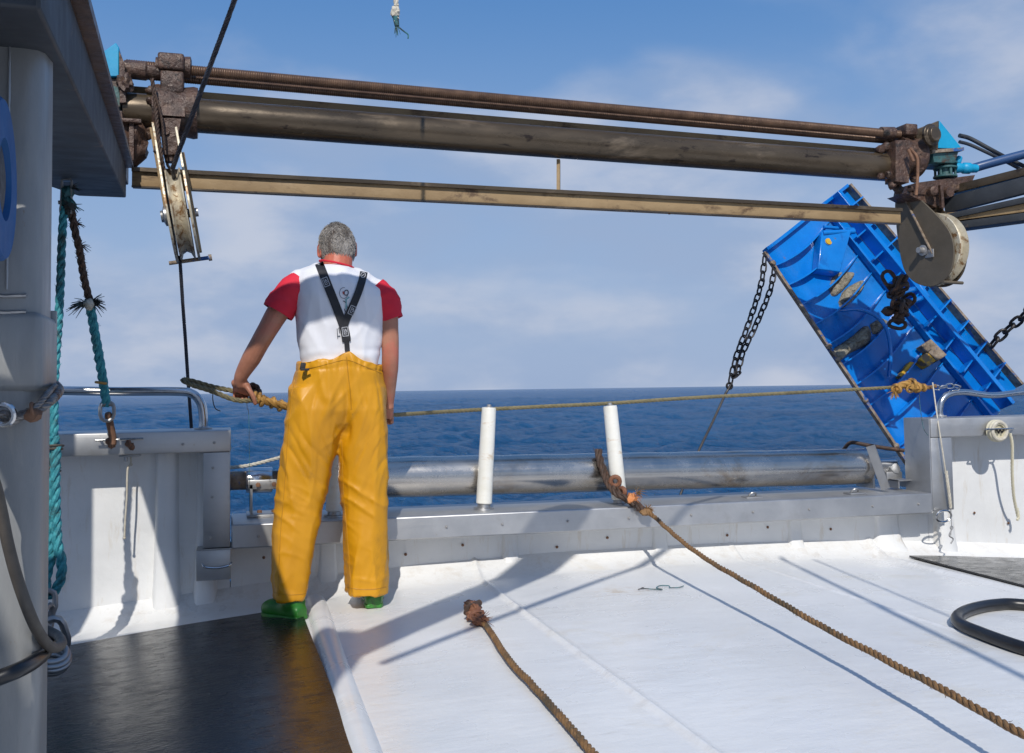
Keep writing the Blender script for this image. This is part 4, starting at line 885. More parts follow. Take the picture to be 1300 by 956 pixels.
mb = MB(); mb.tube(cat([by(272, 493, 4.5), by(270, 505, 4.5), by(273, 518, 4.5), by(280, 522, 4.5)], 4), .0022, 6); mb.build('loose_thread', M['ropetealdirty'], GLn); mb = MB(); mb.tube(cat([by(313, 508, 4.46), by(314, 520, 4.46), by(316, 532, 4.46), by(317, 650, 4.46)], 4), .0012, 5); mb.build('loose_thread', M['ropetealdirty'], GLn); mb = MB(); mb.tube(cat([by(1167, 500, 4.83), by(1168, 515, 4.8), by(1172, 542, 4.62), by(1178, 553, 4.60)], 4), .0018, 5); mb.build('loose_thread', M['ropetealdirty'], GLn)
# light mooring line beyond the left part of the roller
ropething('floating_rope', [by(286, 594, 5.4), by(298, 593, 5.4), by(315, 591, 5.4), by(340, 585, 5.4), by(366, 577, 5.4), by(400, 560, 5.4)], .010, 'cord', 'pale thin rope stretched behind the left knee above the sea')
# cord and ring on right bulwark
CRN = thing('lanyard', 'thin white lanyard hanging from the olive rope down the right bulwark corner', 'cord', by(1208, 690, 4.6))
mb = MB(); mb.tube(cat([by(1184, 486, 4.80), by(1190, 530, 4.63), by(1197, 575, 4.60), by(1202, 610, 4.60)], 6), .004, 8); rope(mb, cat([by(1201, 598, 4.60), by(1204, 620, 4.595), by(1207, 645, 4.60)], 5), .009); mb.build('cord', M['cord'], CRN)
mb = MB(); mb.tube([by(1207, 645, 4.60), by(1208, 668, 4.6), by(1207, 680, 4.6)], .0025, 6); mb.torus(by(1208, 670, 4.6), (0, 1, 0), .009, .003, 14, 6); mb.tube(cat([by(1208, 673, 4.6), by(1205, 680, 4.6), by(1210, 684, 4.6), by(1207, 690, 4.6)], 4), .004, 6); mb.build('snap_hook', M['bolt'], CRN)
# cream coil
CO = thing('cream_coil', 'cream plastic ring with dark twine inside, hung on the right bulwark cap', 'coil', by(1268, 565, 4.6))
c = by(1268, 547, YC-.045); mb = MB(); mb.lathe(c+Vector((0, .035, 0)), (0, -1, 0), [(0, .035), (0, .058), (.006, .064), (.018, .058), (.032, .064), (.040, .058), (.042, .036), (.03, .034)], 40)
mb.build('spool', M['coil'], CO)
mb = MB(); mb.torus(c+Vector((0, -.006, 0)), (0, 1, 0), .050, .010, 30, 8); mb.torus(c+Vector((0, .008, 0)), (0, 1, 0), .055, .009, 30, 8); mb.build('winding', M['cord'], CO)
mb = MB(); random.seed(5)
mb.tube(cat([c+Vector((-.03+.06*k/9, -.012+.004*(k % 2), .014*math.sin(k*1.7))) for k in range(10)], 4), .004, 6); mb.build('dark_twine', M['chain'], CO)
mb = MB(); mb.cyl(by(1252, 545, YC-.06), by(1286, 544, YC-.06), .005, 8); mb.cyl(by(1252, 545, YC-.06), by(1252, 545, YC), .005, 8); mb.cyl(by(1286, 544, YC-.06), by(1286, 544, YC), .005, 8); mb.build('hanger_bar', M['rail'], CO)
mb = MB(); rope(mb, cat([by(1282, 550, YC-.03), by(1285, 565, YC-.02), by(1285, 600, 4.64), by(1287, 630, 4.68), by(1292, 655, 4.72)], 6), .009); rope(mb, cat([by(1291, 645, 4.71), by(1293, 657, 4.71), by(1291, 660, 4.71)], 4), .009, fuzz=20); mb.build('hanging_tail', M['coil'], CO)
# left wall cord and cleat bar
mb = MB(); mb.tube(cat([by(166, 590, YW-.10), by(162, 596, YW-.11), by(161, 630, YW-.11), by(159, 660, YW-.11), by(158, 683, YW-.11)], 6), .0045, 8); mb.blob(by(158, 683, YW-.11), .007); mb.blob(by(166, 590, YW-.1), .008)
mb.tube(cat([by(166, 590, YW-.10), by(166, 580, YC+.06)], 2), .004, 6)
tag(mb.build('cord', M['cord']), 'short pale cord hanging against the left bulwark wall', 'cord')
CB = thing('cleat_bar', 'thin steel bar with a rusty knot on the left bulwark cap', 'cleat', by(150, 560, YC-.02))
mb = MB(); mb.cyl(by(121, 559, YC-.035), by(182, 557, YC-.035), .0055, 10); mb.build('bar', M['rail'], CB)
mb = MB(); mb.cyl(by(128, 559, YC-.035), by(128, 559, YC), .006, 8); mb.cyl(by(166, 558, YC-.035), by(166, 558, YC), .006, 8); mb.build('bar_stub', M['rail'], CB)
mb = MB(); 
for px, py in ((142, 565), (163, 563), (167, 567), (138, 560)): mb.blob(by(px, py, YC-.03), .014, (1, 1, 1.2), .5, 5, 2)
mb.torus(by(165, 563, YC-.035), (1, 0, .3), .012, .006, 12, 6); mb.build('knot', M['rust'], CB)
mb = MB(); mb.box((by(164, 583, YC).x, YC+.05, .727), (.09, .06, .008), bev=.002); mb.cyl((by(158, 590, YC).x, YC+.05, .70), (by(158, 590, YC).x, YC+.05, .727), .008, 8); mb.build('under_plate', M['galv'], CB)
# turquoise ropes and their tackle
TK = thing('rope_tackle', 'U-bolt, shackle and small block hanging under the left side beam with turquoise ropes', 'tackle', by(88, 260, 4.15))
mb = MB(); U0 = [by(68, 186, 4.15), by(70, 198, 4.15), by(78, 204, 4.15), by(88, 204, 4.15), by(97, 196, 4.15), by(98, 182, 4.15)]; mb.tube(cat(U0, 5), .011, 12); mb.build('u_bolt', M['rail'], TK)
mb = MB(); mb.torus(by(83, 209, 4.15), (1, .2, 0), .022, .010, 16, 8, sq=(1.3, 1)); mb.lathe(by(83, 214, 4.15), (0, 0, -1), [(0, .02), (.02, .026), (.03, .02)], 14); mb.build('shackle', M['galv'], TK)
mb = MB(); mb.blob(by(75, 210, 4.17), .016, (1, 1, 1.5), .4); mb.build('orange_lashing', M['orange'], TK)
mb = MB(); a0 = by(79, 229, 4.15); a1 = by(91, 229, 4.15); mb.bar(a0, by(77, 268, 4.15), .03, .005, up=Vector((1, 0, 0))); mb.bar(a1, by(91, 272, 4.15), .03, .005, up=Vector((1, 0, 0))); mb.bar(a0, a1, .03, .006); mb.cyl(by(74, 257, 4.15), by(92, 257, 4.15), .008, 10); mb.build('block_cheek', M['galv'], TK)
mb = MB()
for px, py, r_ in ((85, 245, .024), (84, 256, .022), (88, 262, .026), (85, 268, .02)): mb.blob(by(px, py, 4.15), r_, (1, 1, 1.3), .5, 4, 2)
fray(mb, by(90, 240, 4.15), (1, -.2, .2), 14, .05, .002); fray(mb, by(92, 262, 4.15), (1, -.2, .0), 14, .045, .002); mb.build('fouled_rope', M['ropetealdirty'], TK)
R1 = thing('turquoise_rope', 'turquoise rope hanging straight down beside the grey column, doubled at its lower end', 'rope', by(66, 760, 4.05))
mb = MB(); rope(mb, cat([by(81, 262, 4.15), by(79, 300, 4.14), by(77, 350, 4.13), by(75, 400, 4.12), by(72, 440, 4.1), by(69, 495, 4.1), by(69, 560, 4.08)], 8), .0165, pitch=.12, fuzz=30); mb.build('upper_length', M['ropeteal'], R1)
mb = MB(); rope(mb, cat([by(69, 555, 4.08), by(68, 590, 4.07), by(67, 640, 4.06), by(67, 690, 4.05), by(62, 715, 4.05), by(57, 740, 4.05), by(60, 755, 4.05)], 8), .022, pitch=.13); rope(mb, cat([by(72, 566, 4.06), by(70, 600, 4.04), by(71, 650, 4.04), by(73, 690, 4.03), by(78, 712, 4.03), by(77, 735, 4.04), by(68, 752, 4.05), by(60, 757, 4.05)], 8), .019, pitch=.13); mb.build('lower_splice', M['ropeteal'], R1)
for a, b, z_, k in ((.45, .62, 0, 0),): pass
mb = MB()
for px, py in ((73, 566), (72, 570), (69, 594), (69, 598)): mb.torus(by(px-2, py, 4.07), (0, .1, 1), .026, .005, 16, 6)
mb.build('twine_whipping', M['greyhose'], R1)
mb = MB(); link(mb, by(60, 765, 4.02), Vector((0, 0, 1)), Vector((1, .3, 0)), .09, .055, .011); link(mb, by(60, 786, 3.98), Vector((.1, 0, 1)), Vector((.4, 1, 0)), .10, .06, .012); link(mb, by(70, 806, 3.9), Vector((-.25, -.3, 1)), Vector((1, .3, 0)), .13, .07, .014); mb.build('shackle', M['galv'], R1)
R2 = thing('turquoise_rope', 'turquoise rope slanting to a rusty hook on the left bulwark, tufted at mid length', 'rope', by(136, 530, 4.55))
mb = MB(); rope(mb, cat([by(89, 262, 4.15), by(94, 290, 4.18), by(101, 320, 4.22), by(107, 355, 4.28), by(113, 382, 4.32)], 8), .0155, fuzz=150, wob=.008); fray(mb, by(97, 285, 4.2), (1, -.1, 0), 10, .045, .002); fray(mb, by(102, 312, 4.22), (1, -.1, .1), 10, .045, .002); mb.build('fouled_length', M['ropedark'], R2)
mb = MB(); rope(mb, cat([by(113, 380, 4.32), by(119, 415, 4.38), by(125, 450, 4.44), by(131, 485, 4.5), by(135, 515, 4.55)], 8), .020, pitch=.13, fuzz=20); mb.build('lower_length', M['ropeteal'], R2)
mb = MB(); fray(mb, by(111, 386, 4.3), (-1, -.2, -.1), 40, .085, .0024, .35); fray(mb, by(116, 385, 4.3), (1, -.2, .1), 30, .07, .0024, .4); mb.build('tuft', M['ropetealdirty'], R2)
mb = MB(); mb.blob(by(113, 386, 4.29), .022, (.9, .9, 1.1), .4); mb.build('white_knot', M['cord'], R2)
mb = MB(); mb.torus(by(128, 486, 4.49), (.15, 0, 1), .020, .006, 14, 6); mb.build('twine_whipping', M['ropegold'], R2)
mb = MB(); link(mb, by(136, 522, 4.54), Vector((0, 0, 1)), Vector((1, .2, 0)), .085, .055, .0085); mb.cyl(by(129, 513, 4.54), by(142, 513, 4.54), .010, 10); mb.build('shackle', M['galv'], R2)
mb = MB(); mb.tube(cat([by(137, 524, 4.55), by(140, 540, 4.57), by(143, 555, 4.585), by(143, 566, 4.585)], 6), [.012]+[.016]*17+[.010], 10); mb.build('rusty_hook', M['rust'], R2)
# wire rope around the column
WR = thing('wire_sling', 'twisted steel wire rope wrapped around the grey column', 'wire rope', by(30, 530, 1.76))
mb = MB(); rope(mb, cat([by(-60, 528, 1.77), by(-20, 532, 1.77), by(10, 536, 1.77), by(28, 527, 1.77), by(48, 520, 1.775), by(64, 509, 1.80), by(75, 496, 1.90), by(70, 488, 1.99)], 6), .0085, 4, .045); rope(mb, cat([by(-10, 530, 1.755), by(6, 524, 1.755), by(18, 530, 1.76), by(34, 526, 1.76), by(48, 514, 1.765), by(60, 500, 1.79), by(70, 490, 1.9)], 6), .0055, 4, .03); mb.build('wire_line', M['wirebright'], WR)
mb = MB(); mb.torus(by(4, 526, 1.755), (.2, 1, .2), .017, .005, 18, 8); mb.build('thimble', M['rail'], WR)
mb = MB(); mb.blob(by(42, 527, 1.76), .012, (1.2, 1, 1), .4); mb.torus(by(42, 521, 1.76), (1, 0, .2), .012, .003, 12, 6); mb.build('clamp', M['rust'], WR)
# hoses at lower left
mb = MB(); mb.tube(cat([by(-30, 560, 1.70), by(-8, 610, 1.70), by(2, 650, 1.72), by(10, 690, 1.73), by(22, 735, 1.75), by(38, 780, 1.76), by(52, 808, 1.80), by(66, 822, 1.86), by(78, 818, 1.95), by(74, 808, 2.05), by(60, 800, 2.1)], 6), .0092, 14)
tag(mb.build('grey_hose', M['greyhose']), 'thick dusty grey hose curving down in front of the column', 'hose')
mb = MB(); mb.tube(cat([by(-40, 876, 1.70), by(0, 860, 1.70), by(25, 850, 1.72), by(46, 838, 1.80), by(58, 826, 1.95), by(64, 812, 2.15)], 6), .0125, 14)
tag(mb.build('black_hose', M['hose']), 'black hose rising past the foot of the column at the lower left', 'hose')
FP = thing('foot_block', 'bright steel foot block with stacked rings at the base of the column', 'foot block', (by(65, 850, 3.3).x, 3.3, .0))
mb = MB()
for k, (px, py, R__) in enumerate(((64, 828, .046), (65, 833, .050), (66, 838, .048), (65, 843, .042))): mb.torus(by(px, py, 3.35), (.25, -.5, 1), R__, .010, 30, 8)
mb.build('stacked_rings', M['galv'], FP, smooth=60)
mb = MB(); mb.blob(by(46, 812, 3.4), .055, (1, 1, 1.1), .15, 2, 3); mb.build('cast_body', M['galv'], FP)
mb = MB(); mb.blob(by(30, 838, 3.2), .018, (1, 1, 1), .4); mb.blob(by(42, 850, 3.2), .014, (1, 1, 1), .4); mb.build('copper_fitting', M['orange'], FP)
# blue sheave at the left edge
BS = thing('blue_sheave', 'blue painted wheel with dark hub in front of the column at the left edge', 'pulley', (-.73, 2.02, .95))
va = ray(8, 228); va = Vector((va.x, va.y, 0)).normalized(); axb = Matrix.Rotation(math.radians(-90-8), 3, 'Z') @ va
fc = by(7, 228, 1.62); rb = 104/1230*1.49; c = fc - axb*.078
mb = MB(); mb.lathe(c-axb*.0, axb, [(0, .03), (0, rb*.97), (.01, rb), (.018, rb*.93), (.035, rb*.90), (.052, rb*.93), (.060, rb), (.073, rb*.985), (.078, rb*.95), (.078, rb*.5), (.066, rb*.47), (.066, .02)], 64); mb.build('wheel', M['bluesheave'], BS, smooth=45)
mb = MB(); mb.lathe(c+axb*.060, axb, [(0, .02), (0, rb*.45), (.010, rb*.44), (.014, rb*.25), (.014, .02)], 40); mb.build('hub', M['chain'], BS)
mb = MB(); mb.bar(c+axb*.02, c-axb*.30, .05, .05); mb.bar(c-axb*.28, Vector((cx0+.03, 1.87, c.z)), .05, .05); mb.build('bracket', M['paintgrey'], BS)
# rope tassel at the top of the picture
TS = thing('hanging_rope_end', 'frayed rope end dangling against the sky above the man', 'rope', by(503, 48, 3.9))
mb = MB(); rope(mb, [by(504, -260, 3.9), by(503, 8, 3.9)], .012, step=.02); mb.build('rope_line', M['cord'], TS)
mb = MB(); mb.blob(by(502, 16, 3.9), .018, (1, 1, 1.6), .4, 4, 3); fray(mb, by(502, 20, 3.9), (0, 0, -1), 10, .03, .002); mb.build('knot', M['cord'], TS)
mb = MB(); mb.cyl(by(502, 20, 3.9), by(504, 33, 3.9), .014, 10, .010); mb.tube(cat([by(504, 32, 3.9), by(508, 36, 3.9), by(513, 40, 3.9), by(518, 44, 3.9), by(518, 49, 3.9)], 4), .003, 6); fray(mb, by(503, 30, 3.9), (0, 0, -1), 14, .05, .002, .25); mb.build('teal_whipping', M['ropetealdirty'], TS)
# black hose loop on deck
mb = MB(); P = [dk(1420, 782, .026), dk(1300, 768, .026), dk(1262, 768, .026), dk(1232, 774, .026), dk(1216, 783, .026), dk(1220, 793, .026), dk(1245, 804, .026), dk(1280, 817, .026), dk(1310, 826, .026), dk(1380, 842, .026)]
mb.tube(cat(P, 8), .024, 18); tag(mb.build('black_hose', M['hose']), 'thick black rubber hose looped on the white deck at the right', 'hose')
# smear and twine on deck
mb = MB()
c = dk(836, 747, .004)
P = [Vector((c.x-.10+.021*k+.018*math.sin(k*2.1), c.y+.05*math.sin(k*1.25)*(1-abs(k-5)/8), 0)) for k in range(11)]
mb.tube([Vector((p.x, p.y, deck_z(p.x)+.007)) for p in cat(P, 6)], .0022, 5)
tag(mb.build('twine_scrap', M['ropetealdirty']), 'short tangled scrap of thin green twine lying on the white deck', 'twine')
# ---------------------------------------------------------------- the man
def remeshed(name, mb, mat, parent, voxel, smooth=4, disp=None, ang=None):
    me = bpy.data.meshes.new('tmp'); me.from_pydata(mb.v, [], mb.f); me.validate(); me.update()
    import bmesh
    b = bmesh.new(); b.from_mesh(me); bmesh.ops.recalc_face_normals(b, faces=b.faces); b.to_mesh(me); b.free()
    ob = bpy.data.objects.new('tmp', me); COL.objects.link(ob)
    md = ob.modifiers.new('r', 'REMESH'); md.mode = 'VOXEL'; md.voxel_size = voxel
    if smooth: m2 = ob.modifiers.new('s', 'SMOOTH'); m2.factor = .5; m2.iterations = smooth
    dg = bpy.context.evaluated_depsgraph_get(); me2 = bpy.data.meshes.new_from_object(ob.evaluated_get(dg)); bpy.data.objects.remove(ob)
    if disp:
        nv = [v.normal.copy() for v in me2.vertices]
        for v, n in zip(me2.vertices, nv): v.co = disp(v.co.copy(), n)
    o = Vector(ORG[parent.name]) if parent else None
    me2.name = name
    if o is None: o = ORIGIN_MAN
    for v in me2.vertices: v.co -= o
    me2.materials.clear(); me2.materials.append(mat); me2.shade_smooth()
    r = bpy.data.objects.new(name, me2); COL.objects.link(r)
    if parent: r.parent = parent
    else: r.location = o
    ORG[r.name] = o; return r
def capsule(mb, a, b, ra, rb_, n=16):
    a, b = Vector(a), Vector(b); d = (b-a); L = d.length; d.normalize(); prof = []
    for k in range(7): g = PI/2*k/6; prof.append((-ra*math.cos(g), ra*math.sin(g)))
    for k in range(7): g = PI/2*k/6; prof.append((L+rb_*math.sin(g), rb_*math.cos(g)))
    mb.lathe(a, d, prof, n)
def ringloft(mb, rings, n=32, p=2.4):    # rings: (px left, px right, py, ycentre, half depth[, tilt])
    V = []
    for R in rings:
        l, r, py, yc, hd = R[:5]; tl_ = R[5] if len(R) > 5 else 0
        a, b = by(l, py, yc), by(r, py, yc); c = (a+b)/2; hw = (b-a).length/2
        for k in range(n):
            g = 2*PI*k/n; ca, sa = math.cos(g), math.sin(g)
            x = hw*math.copysign(abs(ca)**(2/p), ca); y = hd*math.copysign(abs(sa)**(2/p), sa)
            V.append((c.x+x, c.y+y, c.z - tl_*x))
    m_ = len(rings); F = [(i*n+k, i*n+(k+1) % n, (i+1)*n+(k+1) % n, (i+1)*n+k) for i in range(m_-1) for k in range(n)] + [tuple(range(n)), tuple((m_-1)*n+k for k in range(n))]
    mb.add(V, F)
ORIGIN_MAN = Vector((.45, 4.33, deck_z(.45)))
YM = 4.33
hc = by(428, 313, 4.40)
Rh = Matrix.Rotation(math.radians(-30), 3, 'X') @ Matrix.Rotation(math.radians(-4), 3, 'Y')
mb = MB()
# head: cranium, jaw, brow, nose, chin, ears
mb.blob(hc, 1, (.074, .095, .100), 0, 1, 3, Rh)
def hp(x, y, z): return hc + Rh @ Vector((x, y, z))
mb.blob(hp(0, .035, -.055), 1, (.058, .062, .070), 0, 1, 3, Rh)
capsule(mb, hp(-.03, .082, .012), hp(.03, .082, .012), .016, .016)       # brow
capsule(mb, hp(0, .092, .0), hp(0, .112, -.036), .010, .015)             # nose
capsule(mb, hp(-.012, .094, -.070), hp(.012, .094, -.070), .009, .009); capsule(mb, hp(-.01, .092, -.082), hp(.01, .092, -.082), .009, .009)
mb.blob(hp(0, .080, -.108), 1, (.030, .024, .022), 0, 1, 2, Rh)
for s in (-1, 1):
    mb.torus(hp(s*.080, .002, -.018), (s*1, -.35, 0), .020, .0065, 20, 8, sq=(1.45, .85)); capsule(mb, hp(s*.074, .004, -.036), hp(s*.077, .006, .006), .009, .009)
    capsule(mb, hp(s*.034, .078, -.022), hp(s*.046, .066, -.026), .020, .016)
capsule(mb, by(427, 352, 4.355), hp(0, -.010, -.05), .070, .062)
capsule(mb, by(400, 356, 4.33), by(452, 362, 4.33), .060, .060)
# torso and legs inside the clothes
for a, b, ra, r2 in ((by(425, 365, 4.33), by(430, 450, 4.33), .10, .095), (by(430, 450, 4.33), by(430, 500, 4.33), .10, .09)): capsule(mb, a, b, ra, r2)
capsule(mb, by(408, 505, 4.33), by(384, 630, 4.35), .085, .055); capsule(mb, by(384, 630, 4.35), by(371, 745, 4.34), .052, .038)
capsule(mb, by(452, 505, 4.33), by(462, 630, 4.35), .085, .055); capsule(mb, by(462, 630, 4.35), by(468, 735, 4.36), .052, .038)
# arms
def limb(pts):
    P = cat([p for p, r in pts], 6); R = []
    n = len(pts)-1
    for i in range(len(P)):
        t = i/(len(P)-1)*n; k = min(int(t), n-1); R.append(pts[k][1]*(1-(t-k)) + pts[k+1][1]*(t-k))
    mb.tube(P, R, 16)
limb([(by(382, 362, 4.33), .044), (by(356, 392, 4.33), .050), (by(340, 418, 4.34), .044), (by(329, 437, 4.36), .0415), (by(319, 455, 4.39), .0415), (by(309, 472, 4.42), .033), (by(305, 482, 4.44), .0275), (by(307, 489, 4.455), .028)])
limb([(by(474, 373, 4.32), .044), (by(490, 392, 4.31), .048), (by(494, 420, 4.30), .042), (by(495.5, 447, 4.30), .038), (by(495, 468, 4.33), .038), (by(494, 495, 4.39), .030), (by(493.5, 510, 4.42), .024), (by(493, 518, 4.43), .025)])
def finger(pts, r):
    P = cat(pts, 4); mb.tube(P, [r*(1-.22*i/(len(P)-1)) for i in range(len(P))], 10); mb.blob(P[-1], r*.8, (1, 1, 1), 0, 1, 2)
# left hand laid over the eye splice, palm down, thumb on the near side
for a, b, ra, r2 in ((by(303, 484, 4.45), by(306, 495, 4.48), .022, .018), (by(308, 485, 4.445), by(312, 497, 4.475), .023, .018), (by(312, 489, 4.44), by(317, 499, 4.465), .019, .016)): capsule(mb, a, b, ra, r2)
capsule(mb, by(298, 486, 4.455), by(301, 494, 4.485), .016, .015)
for k, (x, L) in enumerate(((297.5, .9), (303, 1.0), (308.5, 1.0), (313.5, .93))):
    finger([by(x, 493.5, 4.485), by(x+.5, 496.5, 4.525), by(x+.3, 502, 4.54), by(x-.3, 507.5, 4.515), by(x-.6, 508.2, 4.482), by(x-.8, 506.5, 4.462-.006*L)], .0092)
finger([by(311, 488, 4.44), by(317, 496, 4.425), by(321.5, 504, 4.425), by(324, 512, 4.435)], .0125)
# right hand closed round the line
capsule(mb, by(493, 517, 4.435), by(494, 527, 4.465), .022, .020); capsule(mb, by(490.5, 518, 4.435), by(490, 527, 4.46), .019, .016)
for k, (z_, L) in enumerate(((521, 1), (526, 1), (531, .95), (535.5, .85))):
    finger([by(496, z_-1, 4.475), by(498, z_, 4.50), by(496, z_+1.5, 4.53), by(491, z_+1.5, 4.53), by(488.5, z_+1, 4.505), by(489, z_+.5, 4.485)], .0092)
finger([by(489, 519, 4.44), by(486.5, 525, 4.45), by(487.5, 532, 4.47)], .011)
MAN = remeshed('person', mb, M['skin'], None, .0042, 3)
tag(MAN, 'man seen from behind in yellow oilskin trousers, white shirt with red sleeves, holding the rope', 'person')
# eyes
for s in (-1, 1): MB().blob(hp(s*.029, .083, -.010), .0105, (1, 1, 1), 0, 1, 2).build('eye', M['eye'], MAN)
# hair: scalp shell and short strands, thin on the crown
mb = MB(); random.seed(11)
def scalp(az, el, e=1.0):    # az around, el up, head space
    return Vector((.074*math.cos(el)*math.sin(az)*e, -.095*math.cos(el)*math.cos(az)*e, .100*math.sin(el)*e))
V = []; F = []; na, ne = 48, 26
for j in range(ne+1):
    for i in range(na+1):
        az = -2.15+4.3*i/na; lo_ = -.98+.60*(abs(az)/2.15)**2*1.4; el = lo_+(1.5-lo_)*j/ne
        e = 1.035+.02*noise.noise(Vector((az*6, el*6, 0))); V.append(hc+Rh @ scalp(az, el, e if 0 < j < ne else .98))
for j in range(ne):
    for i in range(na): a = j*(na+1)+i; F.append((a, a+1, a+na+2, a+na+1))
mb.add(V, F)
for k in range(5200):
    az = random.uniform(-2.1, 2.1); lo_ = -1.02+.60*(abs(az)/2.15)**2*1.4; el = lo_+(1.5-lo_)*random.random()**1.1
    p = scalp(az, el, 1.035); q = scalp(az+random.gauss(0, .16)+.25*math.sin(az*5+el*4)*.3, el-.14-random.random()*.16, 1.07+random.random()**2*.11); m_ = (p+q)/2*1.03
    mb.tube([hc+Rh @ p, hc+Rh @ m_, hc+Rh @ q], [.0012, .0010, .0003], 3, False)
HAIR = mb.build('hair', M['hair'], MAN, smooth=60)
# shirt
mb = MB()
ringloft(mb, [(402, 446, 338, 4.355, .06), (392, 458, 343, 4.35, .085, .12), (380, 473, 352, 4.34, .105, .14), (374, 484, 362, 4.335, .118, .10), (373, 487, 378, 4.33, .125), (376, 487, 400, 4.33, .124), (378, 485, 430, 4.33, .117), (381, 482, 450, 4.33, .112), (383, 479, 462, 4.33, .106), (385, 477, 485, 4.33, .10)], 40, 2.5)
capsule(mb, by(404, 351, 4.345), by(381, 359, 4.34), .058, .058); capsule(mb, by(450, 357, 4.345), by(476, 371, 4.335), .062, .060)
SCX = by(430, 400, 4.33).x
def fshirt(co, n):
    x, z = co.x-SCX, co.z
    R1 = lambda v: max(0, 1-abs(v)*3.2)**1.5
    d = .0035*noise.noise(Vector((x*9, co.y*5, z*3))) + .0045*R1(noise.noise(Vector((x*5+z*3, 2, z*6-abs(x)*8)))) + .003*R1(noise.noise(Vector((x*11, 4, z*4+x*5)))) + .0022*noise.noise(Vector((x*26+z*8, co.y*9, z*7)))
    lowm = max(0, min(1, (1.32-z)/.22)); d += lowm*.0045*noise.noise(Vector((x*30, 1, z*4)))
    d += .005*math.exp(-((z-1.17)/.035)**2)*noise.noise(Vector((x*12, 3, z*30)))
    return co+n*d
SH = remeshed('shirt', mb, M['shirt'], MAN, .0075, 5, fshirt)
def sleeve(P, R, flat=(1, 1)):
    P = cat(P, 6); n = 30; F_ = frames(P); V = []; mb = MB(); N_ = len(P); k = len(R)-1
    rows = list(range(N_)) + [N_-1, N_-3]
    for idx, i in enumerate(rows):
        t = i/(N_-1)*k; a = min(int(t), k-1); r = R[a]*(1-(t-a))+R[a+1]*(t-a)
        if idx >= N_: r *= .93
        for q in range(n):
            g = 2*PI*q/n; dr = F_[i][1]*math.cos(g)+F_[i][2]*math.sin(g)
            pos = P[i]+dr*r; pos += dr*(.009*noise.noise(pos*12)+.005*max(0, 1-abs(noise.noise(Vector((pos.x*9, pos.y*9, pos.z*20))))*3)-.002)*min(1, i/4)
            V.append(pos)
    mb.add(V, [(i*n+q, i*n+(q+1) % n, (i+1)*n+(q+1) % n, (i+1)*n+q) for i in range(len(rows)-1) for q in range(n)])
    return mb.build('sleeve', M['red'], SH, smooth=70)
sleeve([by(384, 358, 4.335), by(370, 373, 4.332), by(360, 386, 4.33), by(353, 397, 4.33)], [.060, .072, .073, .066])
sleeve([by(474, 366, 4.33), by(485, 378, 4.325), by(492, 392, 4.315), by(497.5, 406, 4.31)], [.060, .068, .063, .056])
mb = MB(); P = []
for k in range(40): a = 2*PI*k/40; P.append(by(427.5, 333.5, 4.352)+Vector((.075*math.cos(a), .074*math.sin(a), -.004-.016*math.cos(a)+.002*math.sin(a))))
mb.tube([p-Vector((0, 0, .005)) for p in P], .0048, 8, False, True); mb.build('collar', M['red'], SH)
# trousers
mb = MB()
ringloft(mb, [(376, 485, 455, 4.33, .134), (375, 486, 463, 4.33, .136), (372, 487, 480, 4.33, .136), (367, 490, 505, 4.33, .134), (366, 489, 522, 4.33, .124), (372, 482, 538, 4.33, .095), (385, 470, 552, 4.33, .05)], 44, 2.5)
ringloft(mb, [(366, 440, 490, 4.33, .122), (362, 439, 520, 4.33, .130), (359, 434, 550, 4.335, .124), (357, 426, 580, 4.34, .113), (354, 418, 612, 4.345, .102), (351, 412.5, 640, 4.345, .100), (348, 405, 672, 4.34, .100), (346, 399, 705, 4.335, .102), (345, 394, 735, 4.33, .105), (347, 389, 759, 4.33, .106)], 36, 2.5)
ringloft(mb, [(424, 489, 490, 4.33, .122), (432, 491, 520, 4.33, .130), (431.5, 492, 550, 4.335, .122), (429.5, 492, 580, 4.34, .112), (430.5, 492, 612, 4.345, .102), (433.5, 491.5, 640, 4.35, .098), (436, 491, 672, 4.35, .098), (437.5, 491, 705, 4.35, .100), (439, 491, 735, 4.35, .102), (440, 491, 752, 4.35, .104)], 36, 2.5)
ZW = by(430, 458, 4.33).z
ZK1 = by(400, 636, 4.33).z
def ridge(v): return 1-abs(v)*2.4
